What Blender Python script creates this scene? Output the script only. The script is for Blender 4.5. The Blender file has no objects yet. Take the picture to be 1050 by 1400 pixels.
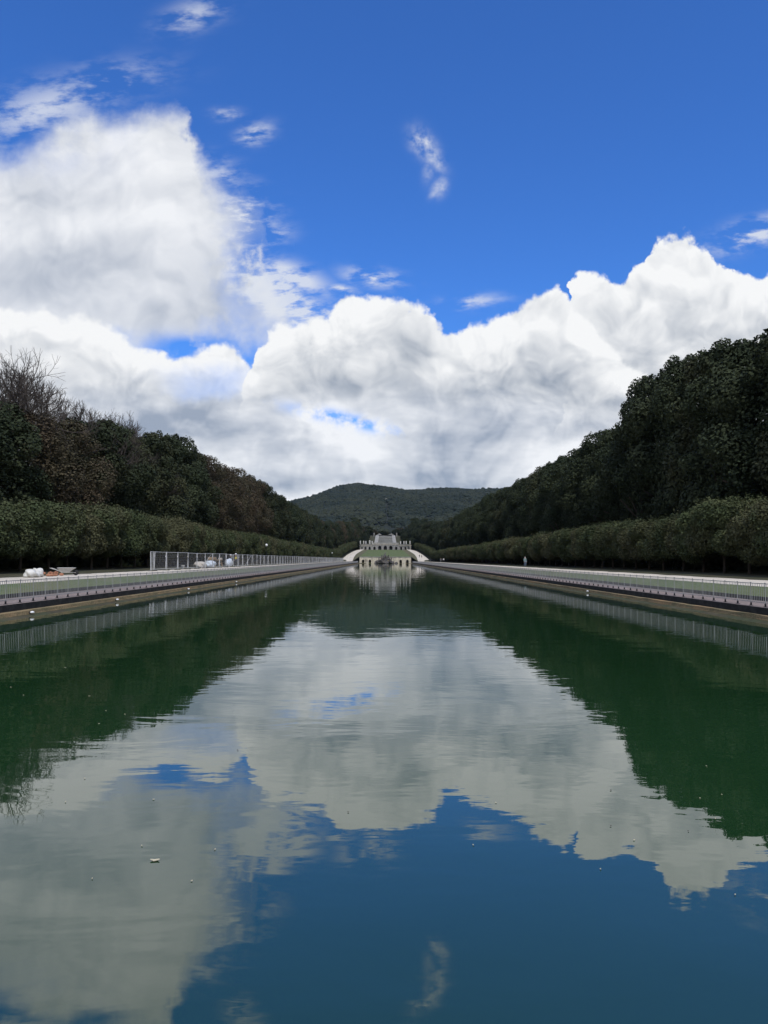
import bpy, bmesh, math, random
import numpy as np
from mathutils import Matrix, Vector, Euler

R = math.radians
random.seed(7)
scene = bpy.context.scene
COL = scene.collection
PI = math.pi

# ------------------------------------------------------------------ camera
CAM_H = 2.4
cam_data = bpy.data.cameras.new('camera')
cam = bpy.data.objects.new('camera', cam_data)
COL.objects.link(cam)
cam_data.sensor_fit = 'HORIZONTAL'
cam_data.sensor_width = 36.0
cam_data.lens = 36.0
cam_data.clip_start = 0.1
cam_data.clip_end = 20000
CAM_ROT = Matrix.Rotation(R(0.11), 3, 'Z') @ Matrix.Rotation(R(90 + 3.53), 3, 'X') @ Matrix.Rotation(R(0.2), 3, 'Z')
cam.matrix_world = Matrix.Translation((0, 0, CAM_H)) @ CAM_ROT.to_4x4()
scene.camera = cam


def ray(px, py):
    """direction seen at a point of the 1050 x 1400 photograph"""
    return CAM_ROT @ Vector(((px - 525) / 1050, (700 - py) / 1050, -1.0))


# ------------------------------------------------------------------ light
SUN_EL, SUN_AZ = 54.0, 165.0          # degrees; azimuth clockwise from +Y
sun_data = bpy.data.lights.new('sun', 'SUN')
sun_data.energy = 2.8
sun_data.angle = R(10)
sun_data.color = (1.0, 0.95, 0.87)
sun = bpy.data.objects.new('sun', sun_data)
COL.objects.link(sun)
sdir = Vector((math.sin(R(SUN_AZ)) * math.cos(R(SUN_EL)), math.cos(R(SUN_AZ)) * math.cos(R(SUN_EL)), math.sin(R(SUN_EL))))
sun.rotation_euler = sdir.to_track_quat('Z', 'Y').to_euler()
sun.location = (40, -40, 60)

scene.view_settings.view_transform = 'Standard'
scene.view_settings.look = 'None'
scene.view_settings.exposure = 0.0
scene.view_settings.gamma = 1.0
scene.cycles.max_bounces = 6
scene.cycles.diffuse_bounces = 2
scene.cycles.glossy_bounces = 3
scene.cycles.transparent_max_bounces = 6
scene.cycles.volume_bounces = 0
scene.cycles.use_denoising = True


class NB:
    """small helper that wires shader nodes"""
    def __init__(self, tree):
        self.t = tree
        self.n = tree.nodes
        self.l = tree.links

    def node(self, kind, **kw):
        nd = self.n.new(kind)
        for k, v in kw.items():
            setattr(nd, k, v)
        return nd

    def put(self, sock, v):
        if isinstance(v, bpy.types.NodeSocket):
            self.l.new(v, sock)
        elif v is not None:
            if hasattr(sock.default_value, '__len__') and not hasattr(v, '__len__'):
                v = [v] * len(sock.default_value)
            if hasattr(v, '__len__') and len(sock.default_value) == 4 and len(v) == 3:
                v = (*v, 1)
            sock.default_value = v

    def m(self, op, a, b=None, c=None, clamp=False):
        nd = self.node('ShaderNodeMath', operation=op, use_clamp=clamp)
        for i, v in enumerate((a, b, c)):
            if v is not None:
                self.put(nd.inputs[i], v)
        return nd.outputs[0]

    def add(self, a, b): return self.m('ADD', a, b)
    def sub(self, a, b): return self.m('SUBTRACT', a, b)
    def mul(self, a, b): return self.m('MULTIPLY', a, b)

    def step(self, x, lo, hi, a=0.0, b=1.0, smooth=True):
        nd = self.node('ShaderNodeMapRange')
        nd.interpolation_type = 'SMOOTHSTEP' if smooth else 'LINEAR'
        self.put(nd.inputs['Value'], x)
        self.put(nd.inputs['From Min'], lo); self.put(nd.inputs['From Max'], hi)
        self.put(nd.inputs['To Min'], a); self.put(nd.inputs['To Max'], b)
        return nd.outputs['Result']

    def mix(self, f, a, b, blend='MIX'):
        nd = self.node('ShaderNodeMix', data_type='RGBA', blend_type=blend)
        nd.clamp_factor = True
        self.put(nd.inputs[0], f); self.put(nd.inputs[6], a); self.put(nd.inputs[7], b)
        return nd.outputs[2]

    def xyz(self, x, y, z=0.0):
        nd = self.node('ShaderNodeCombineXYZ')
        for i, v in enumerate((x, y, z)):
            self.put(nd.inputs[i], v)
        return nd.outputs[0]

    def sep(self, v):
        nd = self.node('ShaderNodeSeparateXYZ')
        self.l.new(v, nd.inputs[0])
        return nd.outputs

    def noise(self, vec, scale, detail=4, rough=0.5, dist=0.0, dim='3D', out='Fac', lac=2.0):
        nd = self.node('ShaderNodeTexNoise', noise_dimensions=dim)
        if vec is not None:
            self.l.new(vec, nd.inputs['Vector'])
        nd.inputs['Scale'].default_value = scale
        nd.inputs['Detail'].default_value = detail
        nd.inputs['Roughness'].default_value = rough
        nd.inputs['Lacunarity'].default_value = lac
        nd.inputs['Distortion'].default_value = dist
        return nd.outputs[out]

    def curve(self, x, pts):
        """piecewise curve through (x, y) points given in 0..1"""
        nd = self.node('ShaderNodeFloatCurve')
        c = nd.mapping.curves[0]
        nd.mapping.use_clip = False
        pts = sorted(pts)
        while len(c.points) < len(pts):
            c.points.new(0.5, 0.5)
        for p, (a, b) in zip(c.points, pts):
            p.location = (a, b)
            p.handle_type = 'AUTO_CLAMPED'
        nd.mapping.update()
        self.put(nd.inputs['Value'], x)
        return nd.outputs[0]


# ------------------------------------------------------------------ sky
world = bpy.data.worlds.new('World')
scene.world = world
world.use_nodes = True
world.node_tree.nodes.clear()
W = NB(world.node_tree)
sky = W.node('ShaderNodeTexSky', sky_type='NISHITA')
sky.sun_disc = False
sky.sun_elevation = R(SUN_EL)
sky.sun_rotation = R(SUN_AZ)
sky.air_density = 1.0
sky.dust_density = 0.3
sky.ozone_density = 3.0
SKY_STRENGTH = 0.1
SKY_TINT = (0.46, 0.97, 1.78)

gen = W.node('ShaderNodeTexCoord').outputs['Generated']
dx, dy, dz = W.sep(gen)
ay = W.m('MAXIMUM', W.m('ABSOLUTE', dy), 0.08)
cu = W.m('DIVIDE', dx, ay)            # sideways over forward
cv = W.m('DIVIDE', dz, ay)            # upward over forward


def uv(px, py):
    d = ray(px, py)
    return d.x / d.y, d.z / d.y


def cu01(u): return (u + 0.75) / 1.5


base_p = W.xyz(cu, cv, 0.0)
# drifting detail that tears the outlines of every cloud
warp_c = W.noise(base_p, 9.0, 6, 0.50, 0.0, '2D', 'Color')
wx, wy, _ = W.sep(warp_c)
wx = W.sub(wx, 0.5); wy = W.sub(wy, 0.5)
fine_c = W.noise(base_p, 34.0, 6, 0.60, 0.0, '2D', 'Color')
fx, fy, _ = W.sep(fine_c)
fx = W.sub(fx, 0.5); fy = W.sub(fy, 0.5)


def puff(vec):
    v1 = W.node('ShaderNodeTexVoronoi', voronoi_dimensions='2D', feature='SMOOTH_F1', normalize=True)
    W.l.new(vec, v1.inputs['Vector'])
    v1.inputs['Scale'].default_value = 11.0
    v1.inputs['Detail'].default_value = 2.6
    v1.inputs['Roughness'].default_value = 0.5
    v1.inputs['Lacunarity'].default_value = 2.3
    v1.inputs['Smoothness'].default_value = 0.55
    n1 = W.noise(vec, 6.0, 4, 0.48, 0.0, '2D')
    return W.add(W.mul(W.sub(1.0, v1.outputs['Distance']), 0.50), W.mul(n1, 0.9))


slow_c = W.noise(base_p, 7.0, 3, 0.5, 0.0, '2D', 'Color')
qx, qy, _ = W.sep(slow_c)
pu = W.add(cu, W.mul(W.sub(qx, 0.5), 0.10))
pv = W.add(cv, W.mul(W.sub(qy, 0.5), 0.10))
pw = W.xyz(pu, pv)
pw2 = W.xyz(W.add(pu, 0.006), W.add(pv, 0.016))
h1 = puff(pw)
h2 = puff(pw2)
fine_a = W.noise(pw, 26.0, 5, 0.55, 0.0, '2D')
fine_b = W.noise(pw2, 26.0, 5, 0.55, 0.0, '2D')
relief = W.add(W.sub(h1, h2), W.mul(W.sub(fine_a, fine_b), 0.20))                # > 0 on the side turned to the sun
soft_n = W.noise(base_p, 4.0, 4, 0.5, 0.0, '2D')
band_n = W.noise(W.xyz(W.mul(cu, 0.55), W.mul(cv, 1.5)), 10.0, 5, 0.52, 0.0, '2D')


def layer(top, bot, soft_t, soft_b, amp, famp, body, relief_k, dens=1.0, depth=None, tear=0.0, puffy=0.0):
    """one bank of cloud between two outlines (photo points); returns (alpha, brightness)"""
    U = W.add(cu, W.add(W.mul(wx, amp), W.mul(fx, famp)))
    V = W.add(cv, W.add(W.mul(wy, amp), W.mul(fy, famp)))
    x01 = W.step(U, -0.75, 0.75, 0.0, 1.0, smooth=False)
    def pts(l): return [(cu01(uv(*p)[0]), uv(*p)[1]) for p in l]
    t = W.curve(x01, pts(top))
    b = W.curve(x01, pts(bot))
    d = W.sub(t, V)
    if puffy:
        d = W.add(d, W.mul(W.sub(h1, 0.76), puffy))
    a = W.step(d, 0.0, soft_t)
    a = W.mul(a, W.step(W.sub(V, b), 0.0, soft_b))
    if tear:
        a = W.mul(a, W.step(W.add(soft_n, W.mul(wx, 0.7)), 0.5 - tear, 0.5 + 0.12 - tear * 0.4, 0.0, 1.0))
    a = W.mul(a, dens)
    hgt = depth if depth else 0.12
    lum = W.step(d, 0.0, hgt, body[0], body[1])
    lum = W.add(lum, W.mul(relief, relief_k))
    return a, lum, V, U


def blob(px, py, rx, ry, rot=0.0):
    u0, v0 = uv(px, py)
    du, dv = W.sub(cu, u0), W.sub(cv, v0)
    c, s = math.cos(R(rot)), math.sin(R(rot))
    a = W.mul(W.add(W.mul(du, c), W.mul(dv, s)), 1050 / rx)
    b = W.mul(W.sub(W.mul(dv, c), W.mul(du, s)), 1050 / ry)
    q = W.add(W.mul(a, a), W.mul(b, b))
    return W.m('EXPONENT', W.mul(q, -1.0))


SHADOW = (0.34, 0.39, 0.47)
BRIGHT = (0.94, 0.95, 0.96)


def tone(lum):
    return W.mix(W.m('MAXIMUM', W.m('MINIMUM', lum, 1.0), 0.0), SHADOW, BRIGHT)


def shade(lum, *blobs):
    for k, args in blobs:
        lum = W.sub(lum, W.mul(blob(*args), k))
    return lum


blue = W.mix(1.0, sky.outputs[0], SKY_TINT, 'MULTIPLY')
col = W.mix(1.0, blue, (SKY_STRENGTH,) * 3, 'MULTIPLY')      # in picture units from here on

# far low band over the hill
a, lum, V, U = layer([(-300, 450), (150, 470), (300, 505), (345, 480), (420, 470), (520, 470), (700, 470), (900, 450), (1400, 450)],
                     [(-300, 900), (525, 900), (1400, 900)], 0.05, 0.02, 0.07, 0.02, (0.64, 0.64), 1.9)
lum = W.add(lum, W.mul(W.sub(band_n, 0.5), 2.1))
lum = shade(lum, (0.25, (250, 580, 170, 45)), (0.22, (470, 655, 190, 14)), (-0.5, (430, 682, 110, 11)), (-0.4, (820, 675, 130, 10)),
            (0.12, (700, 590, 160, 40)), (-0.2, (440, 590, 60, 30)))
hole = W.mul(W.mul(blob(470, 573, 74, 9, -13), 1.3), W.step(W.add(wx, W.mul(fx, 0.8)), -0.16, 0.16))
a = W.mul(a, W.sub(1.0, W.m('MINIMUM', hole, 0.9)))
col = W.mix(W.mul(a, 0.96), col, tone(lum))

# soft bank filling the upper left
a, lum, V, U = layer([(-400, 215), (-60, 200), (0, 190), (40, 165), (90, 148), (150, 138), (205, 135), (245, 142), (262, 190),
                      (290, 228), (322, 248), (346, 258), (356, 300), (366, 352), (392, 405), (430, 436), (470, 500), (560, 640), (1400, 760)],
                     [(-400, 560), (0, 520), (300, 500), (420, 480), (1400, 470)], 0.055, 0.06, 0.085, 0.030, (0.78, 0.68), 1.3, depth=0.2)
lum = W.add(lum, W.mul(W.sub(soft_n, 0.5), 0.8))
lum = shade(lum, (0.34, (110, 375, 190, 42, 6)), (0.14, (60, 270, 70, 26)), (0.2, (235, 425, 80, 25)), (-0.22, (120, 305, 150, 22, 8)),
            (-0.18, (245, 345, 55, 40)), (-0.16, (190, 225, 90, 45)))
hole = W.mul(blob(275, 482, 58, 18, -10), 1.7)
hole = W.mul(hole, W.step(W.add(fx, W.mul(wx, 1.0)), -0.30, 0.05))
a = W.mul(a, W.sub(1.0, W.m('MINIMUM', hole, 1.0)))
thin = W.mul(W.mul(blob(50, 168, 95, 55), 0.85), W.step(W.add(wy, W.mul(fx, 0.3)), -0.22, 0.16))
a = W.mul(a, W.sub(1.0, thin))
edge = W.mul(blob(352, 345, 42, 85, -12), W.step(W.add(wx, W.mul(fx, 0.8)), -0.16, 0.16, 0.95, 0.0))
a = W.mul(a, W.sub(1.0, edge))
col = W.mix(W.mul(a, 0.94), col, tone(lum))

# loose wisps
streak = W.noise(W.xyz(W.add(W.mul(cu, 0.7), W.mul(cv, 0.5)), W.sub(W.mul(cv, 1.9), W.mul(cu, 0.3))), 24.0, 5, 0.6, 0.0, '2D')
wz = W.step(W.add(W.mul(W.sub(streak, 0.5), 1.5), W.mul(wx, 0.9)), -0.20, 0.30)
wis = None
for px, py, rx, ry, rot, k in ((398, 378, 50, 17, -22, 0.8), (361, 322, 30, 14, 8, 0.7), (511, 379, 34, 11, -8, 1.0), (349, 183, 22, 13, 20, 0.65),
                               (1028, 320, 52, 17, 18, 0.85), (262, 22, 42, 20, 20, 0.42),
                               (310, 156, 18, 8, 0, 0.5), (467, 396, 18, 6, -8, 0.8), (640, 413, 42, 9, 6, 0.55), (300, 240, 35, 22, -25, 0.4),
                               (60, 150, 90, 34, 18, 0.5), (372, 400, 62, 30, -38, 1.5), (425, 432, 50, 20, -20, 1.2), (330, 300, 40, 36, -40, 1.0), (140, 112, 80, 26, 10, 0.28)):
    g = W.mul(blob(px, py, rx, ry, rot), k)
    wis = g if wis is None else W.m('MAXIMUM', wis, g)
cz = None
for px, py, rx, ry, rot, k in ((578, 196, 13, 20, 30, 1.5), (592, 214, 10, 20, 35, 1.3), (586, 234, 7, 16, -8, 0.5), (601, 256, 9, 12, -20, 1.0), (594, 264, 5, 9, -35, 0.6)):
    g = W.mul(blob(px, py, rx, ry, rot), k)
    cz = g if cz is None else W.m('MAXIMUM', cz, g)
cz = W.mul(cz, W.step(W.add(W.mul(fx, 1.0), W.mul(wx, 0.5)), -0.30, 0.22))
wa = W.m('MINIMUM', W.m('MAXIMUM', W.mul(wis, W.mul(wz, 1.5)), cz), 0.85)
col = W.mix(wa, col, (0.74, 0.78, 0.86))

# tall white tower on the right
a, lum, V, U = layer([(-400, 900), (560, 900), (740, 640), (770, 560), (783, 420), (797, 381), (822, 374), (846, 388), (866, 372), (884, 356),
                      (893, 334), (908, 322), (930, 320), (958, 325), (976, 333), (992, 352), (1008, 370), (1035, 367), (1060, 366), (1150, 390), (1400, 470)],
                     [(-400, 600), (525, 600), (800, 620), (1400, 640)], 0.008, 0.12, 0.034, 0.026, (1.0, 0.74), 2.6, depth=0.16, puffy=0.075)
lum = shade(lum, (0.30, (960, 455, 75, 40)), (0.42, (885, 500, 45, 26, -30)), (0.26, (850, 420, 60, 50, 30)), (-0.15, (905, 370, 50, 40)),
            (0.14, (940, 420, 45, 22, 20)), (0.18, (1040, 450, 60, 40)))
col = W.mix(a, col, tone(lum))

# long middle bank
a, lum, V, U = layer([(-400, 900), (200, 900), (318, 600), (340, 500), (354, 462), (375, 440), (405, 436), (430, 440), (449, 438), (464, 416), (482, 406),
                      (515, 404), (550, 404), (572, 408), (590, 422), (604, 434), (617, 441), (628, 438), (640, 430), (665, 428), (700, 419), (740, 408),
                      (768, 404), (786, 424), (812, 452), (836, 486), (862, 507), (884, 524), (930, 570), (1010, 660), (1400, 900)],
                     [(-400, 560), (340, 575), (450, 566), (600, 564), (740, 572), (880, 590), (1400, 560)], 0.010, 0.055, 0.038, 0.026, (0.98, 0.46), 2.9, depth=0.13, puffy=0.075)
lum = shade(lum, (0.55, (562, 480, 42, 26, -35)), (0.55, (520, 540, 120, 24)), (0.20, (640, 560, 170, 20)), (0.14, (420, 540, 70, 24)),
            (-0.28, (495, 425, 34, 20)), (-0.15, (720, 455, 90, 35)), (-0.25, (600, 500, 24, 30)), (-0.12, (820, 520, 60, 25)))
col = W.mix(a, col, tone(lum))

# lower left bank
a, lum, V, U = layer([(-400, 405), (-60, 412), (0, 416), (45, 416), (85, 428), (112, 428), (135, 436), (155, 454), (180, 468), (210, 478), (245, 492),
                      (268, 484), (296, 478), (322, 486), (342, 505), (362, 540), (400, 600), (470, 700), (1400, 900)],
                     [(-400, 560), (100, 575), (300, 560), (420, 545), (1400, 540)], 0.012, 0.07, 0.036, 0.026, (0.96, 0.46), 2.4, depth=0.14, puffy=0.065)
lum = shade(lum, (0.30, (230, 545, 130, 24)), (-0.18, (60, 440, 110, 30)), (-0.12, (290, 500, 40, 20)))
col = W.mix(a, col, tone(lum))

# broken cloud added out of view overhead and sideways to whiten the ambient light
over_n = W.noise(W.xyz(dx, dy, W.mul(dz, 0.6)), 2.6, 5, 0.52, 0.0)
over = W.m('MAXIMUM', W.step(dz, 0.66, 0.80), W.step(W.m('ABSOLUTE', cu), 0.75, 1.1))
oa = W.mul(over, W.step(over_n, 0.40, 0.56))
col = W.mix(W.mul(oa, 0.95), col, tone(W.step(over_n, 0.45, 0.72, 0.85, 0.35)))

bg = W.node('ShaderNodeBackground')
W.l.new(W.mix(1.0, col, (1 / SKY_STRENGTH,) * 3, 'MULTIPLY'), bg.inputs[0])
bg.inputs[1].default_value = SKY_STRENGTH
wo = W.node('ShaderNodeOutputWorld')
W.l.new(bg.outputs[0], wo.inputs[0])
world.cycles.sampling_method = 'MANUAL'
world.cycles.sample_map_resolution = 512


# ------------------------------------------------------------------ materials
def new_mat(name):
    mt = bpy.data.materials.new(name)
    mt.use_nodes = True
    nb = NB(mt.node_tree)
    b = nb.n['Principled BSDF']
    return mt, nb, b


def mat_plain(name, c, rough=0.7, metal=0.0, var=0.25, scale=6.0, bump=0.0, detail=5, spec=0.35):
    mt, nb, b = new_mat(name)
    pos = nb.node('ShaderNodeNewGeometry').outputs['Position']
    n = nb.noise(pos, scale, detail, 0.6)
    f = nb.step(n, 0.25, 0.75, 1 - var, 1 + var, smooth=False)
    nb.l.new(nb.mix(1.0, c, nb.xyz(f, f, f), 'MULTIPLY'), b.inputs['Base Color'])
    b.inputs['Roughness'].default_value = rough
    b.inputs['Metallic'].default_value = metal
    b.inputs['Specular IOR Level'].default_value = spec
    if bump:
        bp = nb.node('ShaderNodeBump')
        bp.inputs['Strength'].default_value = 0.7
        bp.inputs['Distance'].default_value = bump
        nb.l.new(n, bp.inputs['Height'])
        nb.l.new(bp.outputs[0], b.inputs['Normal'])
    return mt


def mat_mixed(name, c1, c2, scale, lo=0.4, hi=0.6, rough=0.9, bump=0.0, c3=None, scale3=0.6, stretch=(1, 1, 1), fine=None, spec=0.25):
    mt, nb, b = new_mat(name)
    pos = nb.node('ShaderNodeNewGeometry').outputs['Position']
    x, y, z = nb.sep(pos)
    p = nb.xyz(nb.mul(x, stretch[0]), nb.mul(y, stretch[1]), nb.mul(z, stretch[2]))
    n = nb.noise(p, scale, 6, 0.62)
    c = nb.mix(nb.step(n, lo, hi), c1, c2)
    if c3:
        n3 = nb.noise(p, scale3, 4, 0.6)
        c = nb.mix(nb.step(n3, 0.5, 0.72), c, c3)
    if fine:
        n4 = nb.noise(pos, fine, 3, 0.6)
        f = nb.step(n4, 0.25, 0.75, 0.6, 1.4, smooth=False)
        c = nb.mix(1.0, c, nb.xyz(f, f, f), 'MULTIPLY')
    nb.l.new(c, b.inputs['Base Color'])
    b.inputs['Roughness'].default_value = rough
    b.inputs['Specular IOR Level'].default_value = spec
    if bump:
        bp = nb.node('ShaderNodeBump')
        bp.inputs['Strength'].default_value = 0.8
        bp.inputs['Distance'].default_value = bump
        nb.l.new(n, bp.inputs['Height'])
        nb.l.new(bp.outputs[0], b.inputs['Normal'])
    return mt


def mat_leaf(name, c1, c2, c3=None, cs=0.35, objvar=0.3, rough=0.75, trans=0.0, isl=0.40):
    """foliage: each leaf a little different, clumps and whole trees too"""
    mt, nb, b = new_mat(name)
    g = nb.node('ShaderNodeNewGeometry')
    ri = g.outputs['Random Per Island']
    oi = nb.node('ShaderNodeObjectInfo').outputs['Random']
    n = nb.noise(g.outputs['Position'], cs, 3, 0.55)
    c = nb.mix(nb.step(n, 0.36, 0.64), c1, c2)
    if c3:
        c = nb.mix(nb.step(nb.add(oi, nb.mul(nb.sub(n, 0.5), 1.2)), 0.45, 0.85), c, c3)
    f = nb.mul(nb.add(1 - isl / 2, nb.mul(ri, isl)), nb.add(1 - objvar / 2, nb.mul(oi, objvar)))
    nb.l.new(nb.mix(1.0, c, nb.xyz(f, f, f), 'MULTIPLY'), b.inputs['Base Color'])
    b.inputs['Roughness'].default_value = rough
    b.inputs['Specular IOR Level'].default_value = 0.12
    return mt


M = {}
M['stone_wall'] = mat_mixed('tuff_stone', (0.27, 0.20, 0.11), (0.16, 0.14, 0.075), 2.2, 0.35, 0.65, 0.9, 0.02, (0.33, 0.22, 0.115), 0.8, (0.5, 0.5, 3.0), fine=14)
M['stone_dark'] = mat_mixed('near_black_stone', (0.016, 0.017, 0.018), (0.035, 0.036, 0.036), 2.0, 0.4, 0.7, 0.85, 0.01, fine=9)  # near-black, slightly mottled stone for the fascia strip
M['paving'] = mat_mixed('pinkish_paving', (0.26, 0.21, 0.19), (0.20, 0.165, 0.15), 1.6, 0.35, 0.65, 0.9, 0.0, (0.29, 0.245, 0.235), 0.5, (1, 0.4, 1), fine=10)
M['kerb'] = mat_mixed('dark_kerb', (0.02, 0.02, 0.022), (0.04, 0.04, 0.042), 3, fine=8)
M['lawn'] = mat_mixed('lawn_grass', (0.085, 0.125, 0.045), (0.115, 0.14, 0.058), 0.9, 0.35, 0.65, 0.95, 0.0, (0.13, 0.13, 0.065), 0.35, (1, 0.5, 1), fine=11)
M['bank'] = mat_mixed('rough_bank', (0.085, 0.095, 0.05), (0.15, 0.13, 0.08), 1.3, 0.35, 0.65, 0.95, 0.0, fine=6)
M['gravel'] = mat_mixed('pale_gravel', (0.66, 0.60, 0.51), (0.57, 0.52, 0.44), 1.2, 0.35, 0.65, 0.95, 0.0, (0.48, 0.44, 0.36), 0.4, (1, 0.35, 1), fine=16)
M['earth'] = mat_mixed('leafy_earth', (0.045, 0.055, 0.026), (0.06, 0.05, 0.03), 0.8, 0.35, 0.65, 0.95, 0.0, (0.085, 0.075, 0.045), 0.3, fine=6)
M['hill_ground'] = mat_mixed('wooded_slope_floor', (0.014, 0.020, 0.012), (0.022, 0.024, 0.015), 0.05, fine=0.4)
M['terrace'] = mat_mixed('terrace_stone', (0.34, 0.31, 0.27), (0.26, 0.24, 0.21), 1.4, fine=12)
M['cream'] = mat_mixed('cream_stucco', (0.62, 0.56, 0.43), (0.48, 0.43, 0.33), 0.8, 0.35, 0.7, 0.9, 0.02, (0.25, 0.22, 0.17), 0.6, (1, 1, 0.5), fine=5)
M['pale'] = mat_mixed('pale_stone', (0.36, 0.345, 0.31), (0.23, 0.225, 0.205), 0.6, 0.35, 0.65, 0.9, 0.02, (0.26, 0.26, 0.24), 0.4, fine=4)
M['grey_stone'] = mat_mixed('grey_stone', (0.19, 0.185, 0.165), (0.12, 0.12, 0.105), 0.7, 0.35, 0.65, 0.95, 0.05, (0.10, 0.11, 0.08), 0.5, fine=3)
M['rock'] = mat_mixed('dark_rock', (0.13, 0.12, 0.11), (0.07, 0.065, 0.06), 1.2, 0.35, 0.65, 0.95, 0.06, (0.24, 0.22, 0.20), 0.8, fine=5)
M['marble'] = mat_plain('weathered_marble', (0.58, 0.57, 0.53), 0.6, 0, 0.2, 2.5)
M['void'] = mat_plain('painted_recess_shade', (0.035, 0.033, 0.03), 0.95, 0, 0.2, 2.0)  # near-black: shade inside arches and doorway is put into the colour
M['metal'] = mat_plain('galvanised_steel', (0.50, 0.51, 0.51), 0.55, 0.15, 0.15, 3.0)
M['rail'] = mat_plain('grey_painted_iron', (0.26, 0.265, 0.26), 0.6, 0.0, 0.18, 2.0)
M['iron'] = mat_plain('dark_iron', (0.02, 0.02, 0.022), 0.6, 0.3, 0.2, 3.0)
M['white'] = mat_plain('white_enamel', (0.82, 0.82, 0.80), 0.45, 0, 0.06, 4.0)
M['bark'] = mat_mixed('bark', (0.075, 0.06, 0.045), (0.04, 0.034, 0.026), 3, 0.35, 0.65, 0.95, 0.02, stretch=(1, 1, 0.3))
M['twig'] = mat_plain('grey_twigs', (0.075, 0.062, 0.052), 0.9, 0, 0.25, 1.0)
M['evergreen'] = mat_leaf('dark_evergreen_leaf', (0.026, 0.036, 0.018), (0.040, 0.050, 0.025), None, 0.22, 0.35)
M['evergreen_mixed'] = mat_leaf('olive_evergreen_leaf', (0.030, 0.040, 0.020), (0.048, 0.052, 0.026), None, 0.22, 0.35)
M['russet'] = mat_leaf('russet_leaf', (0.078, 0.060, 0.038), (0.055, 0.051, 0.030), None, 0.25, 0.35)
M['hedge'] = mat_leaf('hornbeam_leaf', (0.054, 0.072, 0.032), (0.078, 0.090, 0.043), (0.076, 0.078, 0.040), 0.35, 0.3)
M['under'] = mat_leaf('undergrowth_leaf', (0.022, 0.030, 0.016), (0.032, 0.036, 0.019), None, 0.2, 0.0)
M['hillwood'] = mat_leaf('hill_wood', (0.016, 0.023, 0.015), (0.030, 0.036, 0.021), None, 0.014, 0.0, isl=0.45)
M['wood'] = mat_plain('raw_timber', (0.36, 0.25, 0.15), 0.8, 0, 0.25, 6.0)
M['brick'] = mat_plain('terracotta', (0.36, 0.17, 0.10), 0.9, 0, 0.25, 8.0)
M['tarp'] = mat_plain('dirty_white_tarp', (0.66, 0.65, 0.60), 0.7, 0, 0.12, 3.0)
M['sack_grey'] = mat_plain('beige_sack', (0.52, 0.48, 0.42), 0.85, 0, 0.15, 5.0)
M['sack_blue'] = mat_plain('blue_white_sack', (0.58, 0.64, 0.70), 0.8, 0, 0.2, 5.0)
M['rubber'] = mat_plain('black_rubber', (0.02, 0.02, 0.02), 0.8, 0, 0.1, 5.0)
M['zinc'] = mat_plain('zinc_tray', (0.48, 0.47, 0.44), 0.5, 0.2, 0.15, 6.0)
M['skin'] = mat_plain('skin', (0.48, 0.30, 0.22), 0.6, 0, 0.05, 5.0)
M['hair_dark'] = mat_plain('dark_hair', (0.03, 0.022, 0.018), 0.6, 0, 0.1, 20.0)
M['hair_grey'] = mat_plain('white_hair', (0.62, 0.60, 0.58), 0.6, 0, 0.1, 20.0)
M['teal'] = mat_plain('teal_jacket', (0.22, 0.33, 0.34), 0.8, 0, 0.12, 5.0)
M['denim'] = mat_plain('blue_denim', (0.17, 0.22, 0.30), 0.85, 0, 0.12, 5.0)
M['dark_cloth'] = mat_plain('dark_cloth', (0.03, 0.032, 0.04), 0.85, 0, 0.12, 5.0)
M['grey_cloth'] = mat_plain('grey_cloth', (0.20, 0.20, 0.20), 0.85, 0, 0.12, 5.0)
M['white_cloth'] = mat_plain('white_cloth', (0.78, 0.78, 0.78), 0.85, 0, 0.06, 5.0)
M['hivis'] = mat_plain('yellow_vest', (0.75, 0.62, 0.12), 0.7, 0, 0.08, 5.0)
M['leaf_dry'] = mat_plain('dry_leaf', (0.52, 0.47, 0.33), 0.7, 0, 0.2, 30.0)
M['leaf_dark'] = mat_plain('wet_dark_leaf', (0.035, 0.03, 0.02), 0.6, 0, 0.2, 30.0)
M['globe'] = mat_plain('opal_glass', (0.85, 0.85, 0.83), 0.3, 0, 0.02, 3.0)
M['cart_roof'] = mat_plain('dark_cart_paint', (0.02, 0.021, 0.023), 0.4, 0, 0.1, 3.0)

# water: murky green body under a moving mirror
mt, nb, b = new_mat('pool_water')
pos = nb.node('ShaderNodeNewGeometry').outputs['Position']
px_, py_, pz_ = nb.sep(pos)
murk = nb.noise(pos, 0.11, 3, 0.5)
nb.l.new(nb.mix(nb.step(murk, 0.3, 0.7), (0.009, 0.034, 0.011), (0.012, 0.042, 0.015)), b.inputs['Base Color'])
b.inputs['Roughness'].default_value = 0.012
b.inputs['IOR'].default_value = 1.95
b.inputs['Specular IOR Level'].default_value = 0.5
calm = nb.step(nb.noise(nb.xyz(nb.mul(px_, 0.35), py_), 0.10, 3, 0.6), 0.40, 0.66, 0.25, 1.0)
w1 = nb.noise(nb.xyz(nb.mul(px_, 0.7), nb.mul(py_, 1.3)), 0.75, 3, 0.5, 0.4)
w2 = nb.noise(nb.xyz(nb.mul(px_, 0.8), nb.mul(py_, 1.4), 3.0), 4.5, 2, 0.5, 0.2)
w0 = nb.noise(nb.xyz(px_, py_, 7.0), 0.18, 2, 0.5)
hgt = nb.add(nb.add(nb.mul(w1, 0.0062), nb.mul(w0, 0.010)), nb.mul(nb.mul(w2, calm), 0.0010))
bp = nb.node('ShaderNodeBump')
bp.inputs['Strength'].default_value = 1.0
bp.inputs['Distance'].default_value = 1.0
nb.l.new(hgt, bp.inputs['Height'])
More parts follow.
